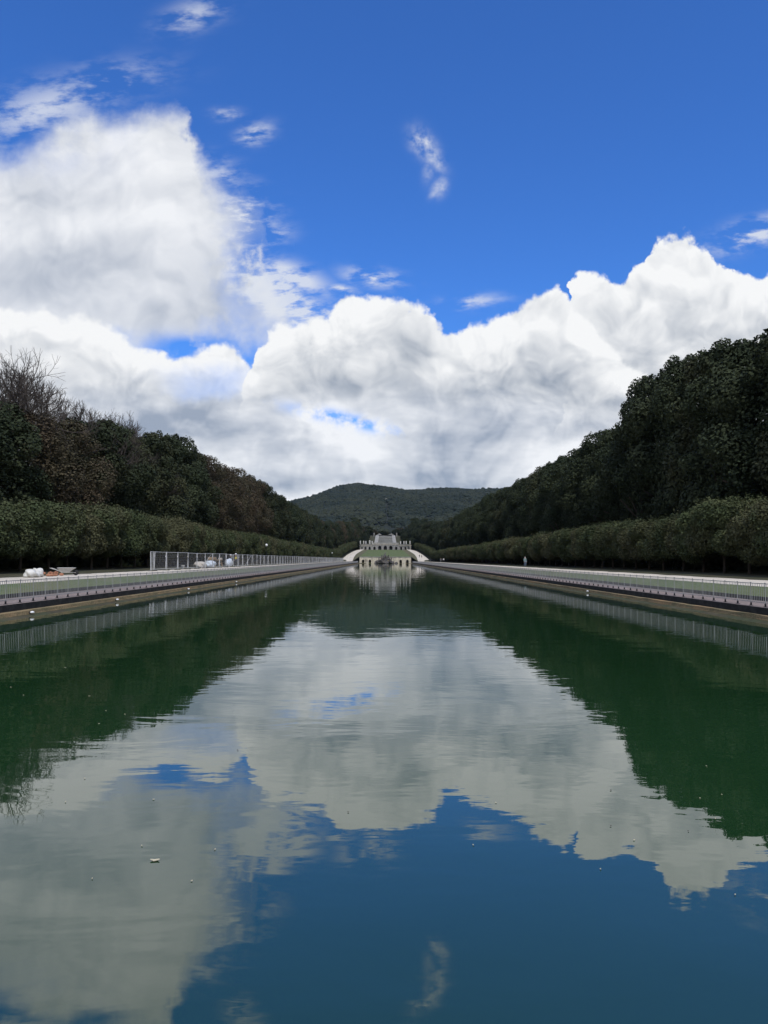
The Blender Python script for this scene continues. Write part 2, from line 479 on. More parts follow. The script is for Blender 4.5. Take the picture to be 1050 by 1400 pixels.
nb.l.new(bp.outputs[0], b.inputs['Normal'])
M['water'] = mt


# ------------------------------------------------------------------ mesh building
class MB:
    """collects shapes, then links them as one mesh object"""
    def __init__(self):
        self.v = []
        self.f = []
        self.n = 0

    def raw(self, v, f):
        v = np.asarray(v, dtype=float)
        k = self.n
        self.v.append(v)
        self.f += [tuple(i + k for i in q) for q in f]
        self.n += len(v)
        return self

    def box(self, c, s, rz=0.0, m=None):
        x, y, z = (q / 2 for q in s)
        v = np.array([(i, j, k) for k in (-z, z) for j in (-y, y) for i in (-x, x)], float)
        if rz:
            cr, sr = math.cos(rz), math.sin(rz)
            v[:, :2] = np.c_[v[:, 0] * cr - v[:, 1] * sr, v[:, 0] * sr + v[:, 1] * cr]
        v += np.array(c)
        if m is not None:
            v = np.array([m @ Vector(p) for p in v])
        return self.raw(v, [(0, 2, 3, 1), (4, 5, 7, 6), (0, 1, 5, 4), (2, 6, 7, 3), (0, 4, 6, 2), (1, 3, 7, 5)])

    def tube(self, p, q, r0, r1=None, n=8, cap=True):
        r1 = r0 if r1 is None else r1
        p, q = Vector(p), Vector(q)
        d = (q - p)
        if d.length < 1e-6:
            return self
        d.normalize()
        a = d.orthogonal().normalized()
        b_ = d.cross(a)
        v = []
        for c, r in ((p, r0), (q, r1)):
            for i in range(n):
                t = 2 * PI * i / n
                v.append(c + a * (r * math.cos(t)) + b_ * (r * math.sin(t)))
        f = [(i, (i + 1) % n, n + (i + 1) % n, n + i) for i in range(n)]
        if cap:
            f += [tuple(range(n))[::-1], tuple(range(n, 2 * n))]
        return self.raw([tuple(x) for x in v], f)

    def lathe(self, prof, c=(0, 0, 0), n=16, sx=1.0, sy=1.0):
        v, f = [], []
        for r, z in prof:
            for i in range(n):
                t = 2 * PI * i / n
                v.append((c[0] + sx * r * math.cos(t), c[1] + sy * r * math.sin(t), c[2] + z))
        for j in range(len(prof) - 1):
            for i in range(n):
                a, b_ = j * n + i, j * n + (i + 1) % n
                f.append((a, b_, b_ + n, a + n))
        f.append(tuple(range(n))[::-1])
        f.append(tuple(range((len(prof) - 1) * n, len(prof) * n)))
        return self.raw(v, f)

    def prism(self, outline, y0, y1):
        """outline in x, z; extruded along y"""
        n = len(outline)
        v = [(x, y0, z) for x, z in outline] + [(x, y1, z) for x, z in outline]
        f = [tuple(range(n)), tuple(range(n, 2 * n))[::-1]] + [(i, i + n, (i + 1) % n + n, (i + 1) % n) for i in range(n)]
        return self.raw(v, f)

    def arch_bay(self, x0, x1, z0, z1, ow, spring, y0, y1):
        """a piece of wall x0..x1, z0..z1 with one round-headed opening of width ow"""
        c = (x0 + x1) / 2
        r = ow / 2
        k = 12
        arc = [(c - r * math.cos(PI * i / k), spring + r * math.sin(PI * i / k)) for i in range(k + 1)]
        inner = [(c - r, z0)] + arc + [(c + r, z0)]
        outer = [(x0, z0)] + [(x0 + (x1 - x0) * i / k if 0 < i < k else (x0 if i == 0 else x1), z1) for i in range(k + 1)] + [(x1, z0)]
        n = len(inner)
        v = []
        for y in (y0, y1):
            v += [(x, y, z) for x, z in inner] + [(x, y, z) for x, z in outer]
        f = []
        for i in range(n - 1):
            f.append((i, i + 1, n + i + 1, n + i))
            f.append((2 * n + i, 3 * n + i, 3 * n + i + 1, 2 * n + i + 1))
            f.append((i, 2 * n + i, 2 * n + i + 1, i + 1))
            f.append((n + i, n + i + 1, 3 * n + i + 1, 3 * n + i))
        return self.raw(v, f)

    def rock(self, c, s, seed=0, sub=2, amp=0.35):
        bm = bmesh.new()
        bmesh.ops.create_icosphere(bm, subdivisions=sub, radius=1.0)
        rg = np.random.default_rng(seed)
        ph = rg.uniform(0, 6, (5, 3)); fr = rg.uniform(1.2, 4.0, (5, 3))
        v = []
        for q in bm.verts:
            p = np.array(q.co)
            k = 1 + amp * np.mean([math.sin(float(fr[i] @ p + ph[i, 0])) for i in range(5)]) + amp * 0.25 * rg.normal()
            v.append((c[0] + p[0] * s[0] * k, c[1] + p[1] * s[1] * k, c[2] + p[2] * s[2] * k))
        f = [tuple(q.index for q in g.verts) for g in bm.faces]
        bm.free()
        return self.raw(v, f)

    def mesh(self, name, m=None, smooth=False):
        me = bpy.data.meshes.new(name)
        v = np.concatenate(self.v) if self.v else np.zeros((0, 3))
        me.from_pydata(v.tolist(), [], self.f)
        if m is not None:
            me.materials.append(m)
        if smooth:
            me.shade_smooth()
        me.update()
        return me

    def build(self, name, m, parent=None, loc=(0, 0, 0), rz=0.0, smooth=False):
        return link(name, self.mesh(name, m, smooth), parent, loc, rz)


def quads_mesh(name, v, m, per=4):
    """a mesh of many loose faces straight from a numpy array (n, per, 3)"""
    n = len(v)
    me = bpy.data.meshes.new(name)
    me.vertices.add(n * per)
    me.vertices.foreach_set('co', v.reshape(-1).astype(np.float32))
    me.loops.add(n * per)
    me.loops.foreach_set('vertex_index', np.arange(n * per, dtype=np.int32))
    me.polygons.add(n)
    me.polygons.foreach_set('loop_start', np.arange(0, n * per, per, dtype=np.int32))
    me.polygons.foreach_set('loop_total', np.full(n, per, dtype=np.int32))
    me.materials.append(m)
    me.update(calc_edges=True)
    return me


def link(name, data, parent=None, loc=(0, 0, 0), rz=0.0):
    o = bpy.data.objects.new(name, data)
    COL.objects.link(o)
    o.location = loc
    o.rotation_euler = (0, 0, rz)
    if parent is not None:
        o.parent = parent
    return o


def tag(o, label=None, cat=None, group=None, kind=None):
    for k, v in (('label', label), ('category', cat), ('group', group), ('kind', kind)):
        if v:
            o[k] = v
    return o


def thing(name, label, cat, loc=(0, 0, 0), rz=0.0, group=None):
    return tag(link(name, None, None, loc, rz), label, cat, group)


def copy_tree(o, loc, rz=0.0, scale=None, label=None, group=None):
    def rec(src, parent):
        c = src.copy()
        COL.objects.link(c)
        c.parent = parent
        for ch in list(src.children):
            rec(ch, c)
        return c
    c = rec(o, None)
    c.location = loc
    c.rotation_euler = (0, 0, rz)
    if scale is not None:
        c.scale = scale
    tag(c, label, None, group)
    return c


# ------------------------------------------------------------------ heights of the place
POOL_HW, POOL_END = 13.7, 410.0
PROF = [(13.97, 0.67), (16.08, 0.69), (16.20, 0.85), (17.6, 1.19), (22.0, 1.27), (25.0, 1.36), (40.0, 1.7), (90.0, 3.0), (400.0, 12.0), (7000.0, 60.0)]


def prof(x):
    return float(np.interp(abs(x), [p[0] for p in PROF], [p[1] for p in PROF]))


def rise(y):
    """how far the ground beyond the pool has climbed"""
    return float(np.interp(y, [410, 548, 590, 655, 700, 1300, 1600], [0, 7.9, 8.4, 21.0, 22.0, 44.0, 44.0]))


def ground_z(x, y):
    z = prof(max(abs(x), 13.97))
    if y > POOL_END:
        z = max(z, 1.3) + rise(y)
    return z


def sheet(name, rows, m, kind='structure', smooth=False):
    """rows of points -> one sheet"""
    mb = MB()
    n = len(rows[0])
    v = [p for r in rows for p in r]
    f = [(i * n + j, i * n + j + 1, (i + 1) * n + j + 1, (i + 1) * n + j) for i in range(len(rows) - 1) for j in range(n - 1)]
    mb.raw(v, f)
    o = mb.build(name, m, smooth=smooth)
    o['kind'] = kind
    return o


WATER_Z = 0.2
# ------------------------------------------------------------------ setting: ground, water, paths
ys = [-1500, -400, -60, 0, 60, 150, 250, 330, 400, 409.9, 412, 430, 455, 480, 505, 530, 548, 560, 590, 620, 655, 700, 800, 1000, 1300, 1600, 3000, 4500]
xs = [14.4, 16.0, 17.5, 22.05, 25, 32, 45, 70, 110, 180, 400, 1200, 2600, 4000]
xs = [-x for x in xs[::-1]] + [0.0] + xs
rows = []
for y in ys:
    r = []
    for x in xs:
        z = ground_z(x, y)
        if abs(x) < 22 and y < 549.0:
            z -= 0.35
        if abs(x) < 14.2 and y < POOL_END + 1:
            z = -1.2
        elif abs(x) < 14.2 and y < 549:
            z = 1.0
        r.append((x, y, z))
    rows.append(r)
sheet('ground', rows, M['earth'], smooth=False)

wy_ = np.concatenate([np.linspace(-0.2, 60, 13), np.linspace(80, POOL_END + 0.3, 12)])
sheet('water', [[(-POOL_HW - 0.1, y, WATER_Z), (0, y, WATER_Z), (POOL_HW + 0.1, y, WATER_Z)] for y in wy_], M['water'])

sheet('terrace', [[(-25, y, z), (25, y, z)] for y, z in ((-28, 0.76), (0.62, 0.76), (0.62, -0.6))], M['terrace'])

rng = np.random.default_rng(3)


def strip(name, x_in, x_out, side, m, lift=0.0, n=2, wob=0.0, y0=-20.0, y1=POOL_END):
    rows = []
    yy = np.concatenate([np.arange(y0, 120, 1.2), np.arange(120, y1, 4.0), [y1]])
    for y in yy:
        r = []
        for j in range(n):
            t = j / (n - 1)
            x = x_in + (x_out - x_in) * t
            w = wob * (math.sin(y * 0.9 + side) + math.sin(y * 2.3) * 0.7 + rng.normal() * 0.8) if j in (0, n - 1) else 0
            r.append((side * (x + w), y, prof(x) + lift))
        rows.append(r)
    return sheet(name, rows, m)


for side, word in ((-1, 'left'), (1, 'right')):
    strip('pavement', 13.98, 16.08, side, M['paving'])
    strip('lawn', 16.21, 17.62, side, M['lawn'], 0.004, 4)
    strip('gravel_path', 17.55, 22.0, side, M['gravel'], 0.0, 5, 0.05)
    strip('grass_verge', 21.9, 26.2, side, M['earth'], 0.012, 4, 0.12)
    # low dark kerb between lawn and paving
    mb = MB()
    L = POOL_END + 20
    mb.box((side * 16.145, -20 + L / 2, 0.76), (0.12, L, 0.20))
    tag(mb.build('kerb', M['kerb']), f'long low dark kerb between grass strip and paving, {word} bank', 'kerb')
    # stone lining of the basin
    t = thing('embankment_wall', f'long brown tuff stone wall of the pool on the {word} bank', 'pool wall', (side * 13.8, 0, 0))
    mb = MB()
    n = 360
    yy = np.linspace(-2, POOL_END + 0.4, n)
    v, f = [], []
    for i, y in enumerate(yy):
        j = 0.012 * math.sin(y * 1.7) + 0.008 * rng.normal()
        for x, z in ((13.60, -0.8), (13.66 + j, 0.0), (13.68 + j, 0.27), (13.69 + j, 0.285), (13.71 + j, 0.405 + 0.012 * rng.normal()), (13.95, 0.41), (13.95, -0.8)):
            v.append((side * (x - 13.8), y, z))
    for i in range(n - 1):
        for j in range(6):
            f.append((i * 7 + j, i * 7 + j + 1, (i + 1) * 7 + j + 1, (i + 1) * 7 + j))
    mb.raw(v, f)
    mb.build('stone_course', M['stone_wall'], t)
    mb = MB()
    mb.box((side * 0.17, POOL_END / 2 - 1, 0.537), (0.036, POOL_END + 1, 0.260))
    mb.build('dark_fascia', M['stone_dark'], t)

# far lawn and ramps above the pool's end
def tt(y): return (y - 411.6) / (548 - 411.6)
rowsl = []
for y in np.linspace(411.6, 548, 24):
    q = tt(y)
    hw = 13.7 - 1.4 * q
    rowsl.append([(s * hw, y, 3.85 + 5.35 * q + 0.05 * math.sin(y * 0.7)) for s in (-1, -0.5, 0, 0.5, 1)])
sheet('lawn_slope', rowsl, M['lawn'], smooth=True)
for side in (-1, 1):
    rr, rb = [], []
    for y in np.linspace(409.8, 548, 24):
        q = max(0.0, tt(y))
        xi = float(np.interp(q, [0, 0.3, 0.5, 0.7, 1], [17.6, 18.3, 18.3, 17.4, 15.2]))
        xo = float(np.interp(q, [0, 0.46, 0.75, 0.9, 1], [24.4, 23.6, 21.8, 20.2, 17.6]))
        z = 1.24 + 7.95 * q + 0.22 * min(1.0, q * 8)
        rr.append([(side * (xi + (xo - xi) * k / 3), y, z + 0.02 * math.sin(k * 2 + y)) for k in range(4)])
        zl = 3.85 + 5.35 * q
        rb.append([(side * (13.7 - 1.4 * q), y, zl - 0.01), (side * (xi + 0.05), y, z - 0.01)])
    sheet('ramp_path', rr, M['gravel'], smooth=True)
    sheet('bank', rb[0:1] + rb[1:], M['bank'], smooth=False)

# ------------------------------------------------------------------ foliage
def leaf_faces(pos, nrm, size, rg, aspect=1.5):
    """diamond shaped leaf clusters at pos, roughly facing nrm"""
    n = len(pos)
    nrm = nrm / (np.linalg.norm(nrm, axis=1, keepdims=True) + 1e-9)
    a = np.cross(nrm, rg.normal(size=(n, 3)))
    a /= np.linalg.norm(a, axis=1, keepdims=True) + 1e-9
    b_ = np.cross(nrm, a)
    s = (size * rg.uniform(0.55, 1.35, n))[:, None]
    bend = nrm * s * rg.uniform(-0.25, 0.25, n)[:, None]
    v = np.stack([pos - a * s * aspect / 2, pos - b_ * s * 0.5 + bend, pos + a * s * aspect / 2, pos + b_ * s * 0.5 + bend * 0.6], axis=1)
    return v


def lobed(rg, lobes, n, size, shell=0.16, tilt=0.60, up=0.25):
    """leaves over the outer shell of many overlapping lobes"""
    lobes = np.array(lobes, float)          # cx cy cz rx ry rz
    wgt = (lobes[:, 3] * lobes[:, 4] + lobes[:, 3] * lobes[:, 5] + lobes[:, 4] * lobes[:, 5])
    idx = rg.choice(len(lobes), n, p=wgt / wgt.sum())
    d = rg.normal(size=(n, 3))
    d /= np.linalg.norm(d, axis=1, keepdims=True)
    r = 1 - np.abs(rg.normal(size=n)) * shell + rg.normal(size=n) * 0.04
    L = lobes[idx]
    pos = L[:, :3] + d * L[:, 3:] * r[:, None]
    # drop leaves buried deep inside another lobe
    keep = np.ones(n, bool)
    for l in lobes:
        q = np.sum(((pos - l[:3]) / l[3:]) ** 2, axis=1)
        keep &= q > 0.42
    pos, d = pos[keep], d[keep]
    nrm = d + rg.normal(size=d.shape) * tilt + np.array([0, 0, up])
    return leaf_faces(pos, nrm, size, rg)


def branch_tubes(mb, p, d, length, r, depth, rg, spread=0.5, shrink=0.72, kids=(2, 3), up=0.12, n=5):
    """recursive tapering limb"""
    segs = 3
    q = Vector(p)
    d = Vector(d).normalized()
    for s in range(segs):
        d2 = (d + Vector(rg.normal(size=3)) * 0.13 + Vector((0, 0, up * 0.3))).normalized()
        e = q + d2 * (length / segs)
        r1 = r * (1 - 0.28 * (s + 1) / segs)
        mb.tube(q, e, r * (1 - 0.28 * s / segs), r1, n if depth > 2 else 4 if depth > 0 else 3, cap=False)
        q, d = e, d2
        if depth > 0 and s < segs - 1 and rg.random() < 0.55:
            sd = (d + Vector(rg.normal(size=3)) * spread * 1.3).normalized()
            branch_tubes(mb, q, sd, length * shrink * 0.8, r1 * 0.55, depth - 1, rg, spread, shrink, kids, up, n)
    if depth > 0:
        for k in range(rg.integers(kids[0], kids[1] + 1)):
            sd = (d + Vector(rg.normal(size=3)) * spread + Vector((0, 0, up))).normalized()
            branch_tubes(mb, q, sd, length * shrink * rg.uniform(0.8, 1.15), r * 0.68, depth - 1, rg, spread, shrink, kids, up, n)


def tall_tree(seed, m, n=64000, size=0.20, h=20.0, rad=5.1, low=2.2, lumpy=48, shell=0.26):
    rg = np.random.default_rng(seed)
    lobes = []
    cz = (h + low) / 2
    hz = (h - low) / 2 - 1.0
    lobes.append((0, 0, cz - 0.8, rad * 0.80, rad * 0.80, hz * 0.92))
    for k in range(lumpy):
        z = rg.uniform(-0.95, 1.0)
        a = rg.uniform(0, 2 * PI)
        rr = rad * math.sqrt(max(0.05, 1 - (0.95 * z) ** 2)) * rg.uniform(0.74, 1.02)
        s = rg.uniform(0.9, 2.1) * (1.0 if z < 0.6 else 0.85)
        lobes.append((rr * math.cos(a) * 0.86, rr * math.sin(a) * 0.86, cz + z * hz * 0.96, s, s, s * rg.uniform(0.8, 1.25)))
    for k in range(20):       # loose sprays that break the outline
        a = rg.uniform(0, 2 * PI)
        rr = rg.uniform(0, rad * 0.62)
        lobes.append((rr * math.cos(a), rr * math.sin(a), low + (h - low) * (0.5 + 0.46 * math.sqrt(1 - (rr / rad) ** 2)) + rg.uniform(-0.4, 0.45), *([rg.uniform(0.4, 0.75)] * 2), rg.uniform(0.45, 0.9)))
    crown = quads_mesh('crown', lobed(rg, lobes, n, size, shell), m)
    mb = MB()
    mb.tube((0, 0, -0.5), (0.1, 0, low + 1), 0.42, 0.30, 8)
    for k in range(5):
        a = rg.uniform(0, 2 * PI)
        branch_tubes(mb, (0.1, 0, low + rg.uniform(-0.4, 1)), (math.cos(a) * 0.35, math.sin(a) * 0.35, 1.0), 4.2, 0.2, 1, rg, 0.3)
    trunk = mb.mesh('trunk', M['bark'], True)
    return crown, trunk


def clipped_tree(seed, n=38000, size=0.125, dim=(2.25, 1.75)):
    """pleached tree: boxy crown on a short trunk, shaggy top"""
    rg = np.random.default_rng(seed)
    lobes = []
    hx, hy = dim[1], dim[0]                  # x across the row, y along it
    z0, z1 = 1.45, 5.35
    for k in range(26):
        x = rg.uniform(-hx, hx); y = rg.uniform(-hy, hy); z = rg.uniform(z0 + 0.5, z1 - 0.5)
        f = rg.integers(0, 4)
        if f == 0: x = -hx + 0.35
        elif f == 1: z = z1 - 0.5
        elif f == 2: x = hx - 0.35
        s = rg.uniform(0.75, 1.2)
        lobes.append((x, y, z, s, s, s))
    lobes.append((0, 0, (z0 + z1) / 2, hx * 0.95, hy * 1.02, (z1 - z0) / 2 * 0.98))
    a = lobed(rg, lobes, n, size, 0.13, 0.65, 0.2)
    # upright shoots above the cut
    sh = []
    for k in range(130):
        x, y = rg.uniform(-hx * 0.95, hx * 0.95), rg.uniform(-hy, hy)
        top = rg.uniform(0.2, 1.15)
        lean = rg.normal(size=2) * 0.25
        for q in range(9):
            t = q / 8
            sh.append((x + lean[0] * t + rg.normal() * 0.07, y + lean[1] * t + rg.normal() * 0.07, z1 - 0.25 + top * t))
    sh = np.array(sh)
    b_ = leaf_faces(sh, rg.normal(size=sh.shape) + np.array([0, 0, 0.3]), 0.105, rg, 1.8)
    crown = quads_mesh('crown', np.concatenate([a, b_]), M['hedge'])
    mb = MB()
    mb.tube((0, 0, -0.2), (0.04, 0.03, 1.2), 0.13, 0.10, 8, cap=False)
    mb.tube((0.04, 0.03, 1.2), (0.0, 0.0, 2.2), 0.10, 0.07, 8)
    for k in range(4):
        an = k * 1.57 + rg.uniform(-0.4, 0.4)
        mb.tube((0.03, 0.02, 1.25), (0.8 * math.cos(an), 1.0 * math.sin(an), 2.4), 0.055, 0.03, 6)
    return crown, mb.mesh('trunk', M['bark'], True)


def place_tree(name, data, label, cat, loc, rz, scale, group):
    t = thing(name, label, cat, loc, rz, group)
    t.scale = scale
    for nm, me in (('crown', data[0]), ('trunk', data[1])):
        if me is not None:
            link(nm, me, t)
    return t


EVER = [tall_tree(11 + k, M['evergreen']) for k in range(4)]
OLIVE = [tall_tree(31 + k, M['evergreen_mixed'], 60000) for k in range(2)]
RUSSET = [tall_tree(51 + k, M['russet'], 50000, 0.165, lumpy=44, shell=0.32) for k in range(3)]
CLIP = [clipped_tree(71 + k) for k in range(5)]

rg = np.random.default_rng(99)
# rows of clipped trees
for side, word in ((-1, 'left'), (1, 'right')):
    y = 40.0
    k = 0
    while y < 556:
        q = max(0.0, (y - 425) / 123)
        x = side * (27.0 - 4.2 * min(1, q) ** 2)
        lab = f'clipped tree with shaggy top in the low row along the {word} bank'
        if side > 0 and 56 < y < 58:
            lab = 'clipped tree at the right end of the low row, cut off by the picture edge'
        s = rg.uniform(0.95, 1.06)
        if side < 0:
            sz = s * float(np.interp(y, [40, 52, 62, 70], [0.76, 0.78, 0.90, 0.95]))
        else:
            sz = s * float(np.interp(y, [40, 52, 60, 66, 74, 75.5, 80, 84], [0.86, 0.87, 0.93, 0.90, 0.89, 0.76, 0.80, 0.89]))
        sz *= rg.uniform(0.96, 1.04)
        place_tree('clipped_tree', CLIP[rg.integers(0, 5)], lab, 'clipped tree',
                   (x + rg.normal() * 0.12, y, ground_z(x, y) - 0.05), PI if rg.random() < 0.5 else 0, (s * rg.uniform(0.95, 1.1), 1.0, sz),
                   f'clipped trees along the {word} bank')
        y += 4.3
        k += 1

# tall trees behind them
def top_at(side, y):
    if side > 0:
        return float(np.interp(y, [40, 66, 80, 96, 101, 110, 300, 420, 560, 700], [21.0, 21.6, 23.8, 25.4, 21.6, 21.0, 21.8, 22.0, 17 + 4, 19]))
    return float(np.interp(y, [40, 66, 84, 102, 122, 154, 198, 231, 266, 420, 560, 700], [14, 14.8, 17.0, 19.8, 21.0, 20.6, 22.6, 21.2, 21.2, 21.6, 21, 19]))


for side, word in ((-1, 'left'), (1, 'right')):
    y = 44.0
    while y < 640:
        q = max(0.0, (y - 470) / 130)
        x = side * (33.5 - 9.0 * min(1, q)) + rg.normal() * 0.5
        gz = ground_z(x, y)
        h = top_at(side, y) - 1.2 + rg.normal() * 0.45
        if side > 0:
            d = EVER[rg.integers(0, 4)] if rg.random() < 0.8 else OLIVE[rg.integers(0, 2)]
            lab = 'tall dark evergreen tree in the high row behind the right bank'
            nm, cat, grp = 'evergreen_tree', 'evergreen tree', 'tall evergreens behind the right bank'
            if 92 < y < 100:
                lab = 'tall dark evergreen tree whose crown ends the high step of the right row'
            elif 63 < y < 69.5:
                lab = 'dark evergreen tree cut by the right picture edge, above the low row'
        else:
            russ = (118 < y < 215 and rg.random() < 0.72) or (y < 80 and rg.random() < 0.55) or (y > 215 and rg.random() < 0.12)
            if russ:
                d = RUSSET[rg.integers(0, 3)]
                lab = 'tall tree with thin russet brown autumn leaves behind the left bank'
                nm, cat, grp = 'autumn_tree', 'autumn tree', 'russet trees behind the left bank'
            else:
                d = EVER[rg.integers(0, 4)] if rg.random() < 0.5 else OLIVE[rg.integers(0, 2)]
                lab = 'tall dark green leafy tree in the high row behind the left bank'
                nm, cat, grp = 'evergreen_tree', 'evergreen tree', 'tall evergreens behind the left bank'
        s = rg.uniform(0.92, 1.12)
        place_tree(nm, d, lab, cat, (x, y, gz - 0.1), rg.uniform(0, 6.28), (s, s, h / 20.0), grp)
        y += 6.6 if y < 300 else 7.6

# woods closing in behind the upper cascade
for i in range(34):
    side = 1 if i % 2 else -1
    y = rg.uniform(600, 760)
    x = side * (rg.uniform(14, 40) if y < 690 else rg.uniform(0, 34))
    d = EVER[rg.integers(0, 4)] if rg.random() < 0.8 else RUSSET[0]
    s = rg.uniform(0.9, 1.2)
    place_tree('evergreen_tree', d, 'dark tree in the wood that closes in around the far cascade', 'evergreen tree',
               (x, y, ground_z(x, y) - 0.2), rg.uniform(0, 6.28), (s, s, (0.30 + 0.012 * abs(x)) * rg.uniform(0.85, 1.1) * (0.8 if y > 690 else 1.0)), 'trees around the far cascade')

for side in (-1, 1):
    for i in range(13):
        y = 560 + i * 7.5
        x = side * (21.5 - 0.045 * (y - 560) * 1.6 + rg.uniform(-0.8, 0.8)) if y < 600 else side * (14.6 + rg.uniform(0, 2.5))
        place_tree('evergreen_tree', EVER[rg.integers(0, 4)], 'dark tree in the wood that closes in around the far cascade', 'evergreen tree',
                   (x, y, ground_z(x, y) - 0.2), rg.uniform(0, 6.28), (0.62, 0.62, rg.uniform(0.36, 0.46) * (0.85 if y > 620 else 1.0)), 'trees around the far cascade')

# bare winter trees on the left
def bare_tree(label, loc, seed, h):
    rg2 = np.random.default_rng(seed)
    t = thing('bare_tree', label, 'bare tree', loc, 0.0)
    mb = MB()
    mb.tube((0, 0, -0.3), (0.2, 0.1, h * 0.34), 0.42, 0.33, 9, cap=False)
    mb.tube((0.2, 0.1, h * 0.34), (0.0, 0.3, h * 0.5), 0.33, 0.24, 9, cap=False)
    mb.build('trunk', M['bark'], t, smooth=True)
    mb = MB()
    for k in range(8):
        a = k * 2.4 + rg2.uniform(-0.3, 0.3)
        branch_tubes(mb, (0.1, 0.2, h * (0.36 + 0.018 * k)), (math.cos(a) * 0.8, math.sin(a) * 0.8, 0.85), h * 0.185, 0.16, 6, rg2, 0.42, 0.74, (2, 3), 0.15)
    mb.build('branches', M['twig'], t)
    return t


bare_tree('leafless tree with dense twigs rising at the left picture edge', (-36.5, 73, 1.4), 5, 20.2)
bare_tree('smaller leafless tree with fanned twigs, right of the edge tree', (-36.0, 91, 1.4), 8, 20.0)
bare_tree('leafless tree barely topping the leafy crowns behind the left bank', (-37.0, 103, 1.4), 12, 19.5)

# undergrowth under the tall trees: nobody could count it
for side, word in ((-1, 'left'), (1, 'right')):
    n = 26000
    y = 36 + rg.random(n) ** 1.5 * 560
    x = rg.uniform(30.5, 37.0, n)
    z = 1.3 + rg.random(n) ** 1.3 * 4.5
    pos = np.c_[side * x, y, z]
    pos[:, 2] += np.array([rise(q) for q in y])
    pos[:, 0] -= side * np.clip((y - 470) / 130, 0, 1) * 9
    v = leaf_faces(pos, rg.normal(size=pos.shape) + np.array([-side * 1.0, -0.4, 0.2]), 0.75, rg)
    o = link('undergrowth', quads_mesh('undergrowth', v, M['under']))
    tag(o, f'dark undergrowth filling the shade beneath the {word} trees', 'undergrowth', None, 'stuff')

# ------------------------------------------------------------------ the wooded hill beyond
HD0, HD1 = 1250.0, 2400.0
RIDGE = [(-700, 40), (-420, 120), (-300, 172), (-240, 192), (-150, 222), (-85, 232), (-35, 227), (10, 223), (60, 217), (110, 214), (200, 218), (260, 217),
         (330, 222), (400, 225), (520, 235), (700, 220), (1000, 120)]


def hill_z(x, y):
    top = float(np.interp(x, [p[0] for p in RIDGE], [p[1] for p in RIDGE]))
    q = (y - HD0) / (HD1 - HD0)
    base = 40.0
    if q < 0:
        return base + q * 60
    if q > 1:
        return top - (q - 1) * 260
    s = q + 0.05 * math.sin(x * 0.011 + 1.0) * math.sin(q * PI) + 0.03 * math.sin(x * 0.03 + y * 0.01) * math.sin(q * PI)
    return base + (top - base) * (0.80 * s + 0.20 * math.sin(s * PI / 2)) + 4 * math.sin(x * 0.02 + y * 0.015)


rowsh = [[(x, y, hill_z(x, y)) for x in np.linspace(-1100, 1300, 61)] for y in list(np.linspace(1150, HD1, 36)) + [2500, 2700]]
sheet('hill', rowsh, M['hill_ground'], smooth=True)

ico = bmesh.new()
bmesh.ops.create_icosphere(ico, subdivisions=2, radius=1.0)
IV = np.array([q.co[:] for q in ico.verts])
IF = np.array([[q.index for q in g.verts] for g in ico.faces])
ico.free()
NCR = 16000
yy = HD0 + (HD1 + 40 - HD0) * rg.random(NCR) ** 0.75
xx = rg.uniform(-0.19, 0.22, NCR) * yy
keep = ~((np.abs(xx - 2) < 5.5) & (yy > 1300) & (yy < 1745))
xx, yy = xx[keep], yy[keep]
hv, shp = [], rg.uniform(0, 6.28, (12, 4))
fv = []
for i, (x, y) in enumerate(zip(xx, yy)):
    s = rg.uniform(3.2, 6.2)
    p = shp[i % 12]
    k = 1 + 0.22 * np.sin(IV[:, 0] * 3.1 + p[0]) * np.sin(IV[:, 1] * 2.7 + p[1]) + 0.16 * np.sin(IV[:, 2] * 5 + p[2]) + rg.normal(size=len(IV)) * 0.10
    w = IV * k[:, None] * np.array([s, s, s * rg.uniform(0.7, 1.15)])
    w += np.array([x, y, hill_z(x, y) + s * 0.35])
    hv.append(w[IF])
hv = np.concatenate(hv)
# sprays of leaves roughen the crowns' outline
me = bpy.data.meshes.new('hill_forest')
o = link('hill_forest', quads_mesh('hill_forest', hv, M['hillwood'], 3))
tag(o, 'dark wooded slope of the far hill closing the view', 'forest', None, 'stuff')

# little white building at the head of the hill's cascade
bx, by = 1.5, 1752.0
bz = hill_z(bx, by)
t = thing('hill_pavilion', 'tiny white building alone on the far wooded hillside', 'building', (bx, by, bz))
mb = MB(); mb.arch_bay(-3.2, 3.2, 0, 6.0, 2.4, 2.6, -2.5, -2.0); mb.box((0, 0.3, 2.95), (6.4, 4.5, 5.9)); mb.build('wall', M['white'], t)
mb = MB(); mb.prism([(-3.8, 6.02), (3.8, 6.02), (0, 8.0)], -3.0, 3.0); mb.build('roof', M['pale'], t)
mb = MB(); mb.box((0, 0, -4), (12, 8, 8)); mb.build('terrace_base', M['grey_stone'], t)
mb = MB(); mb.box((0, -2.04, 1.9), (2.2, 0.05, 3.4)); mb.build('doorway', M['void'], t)

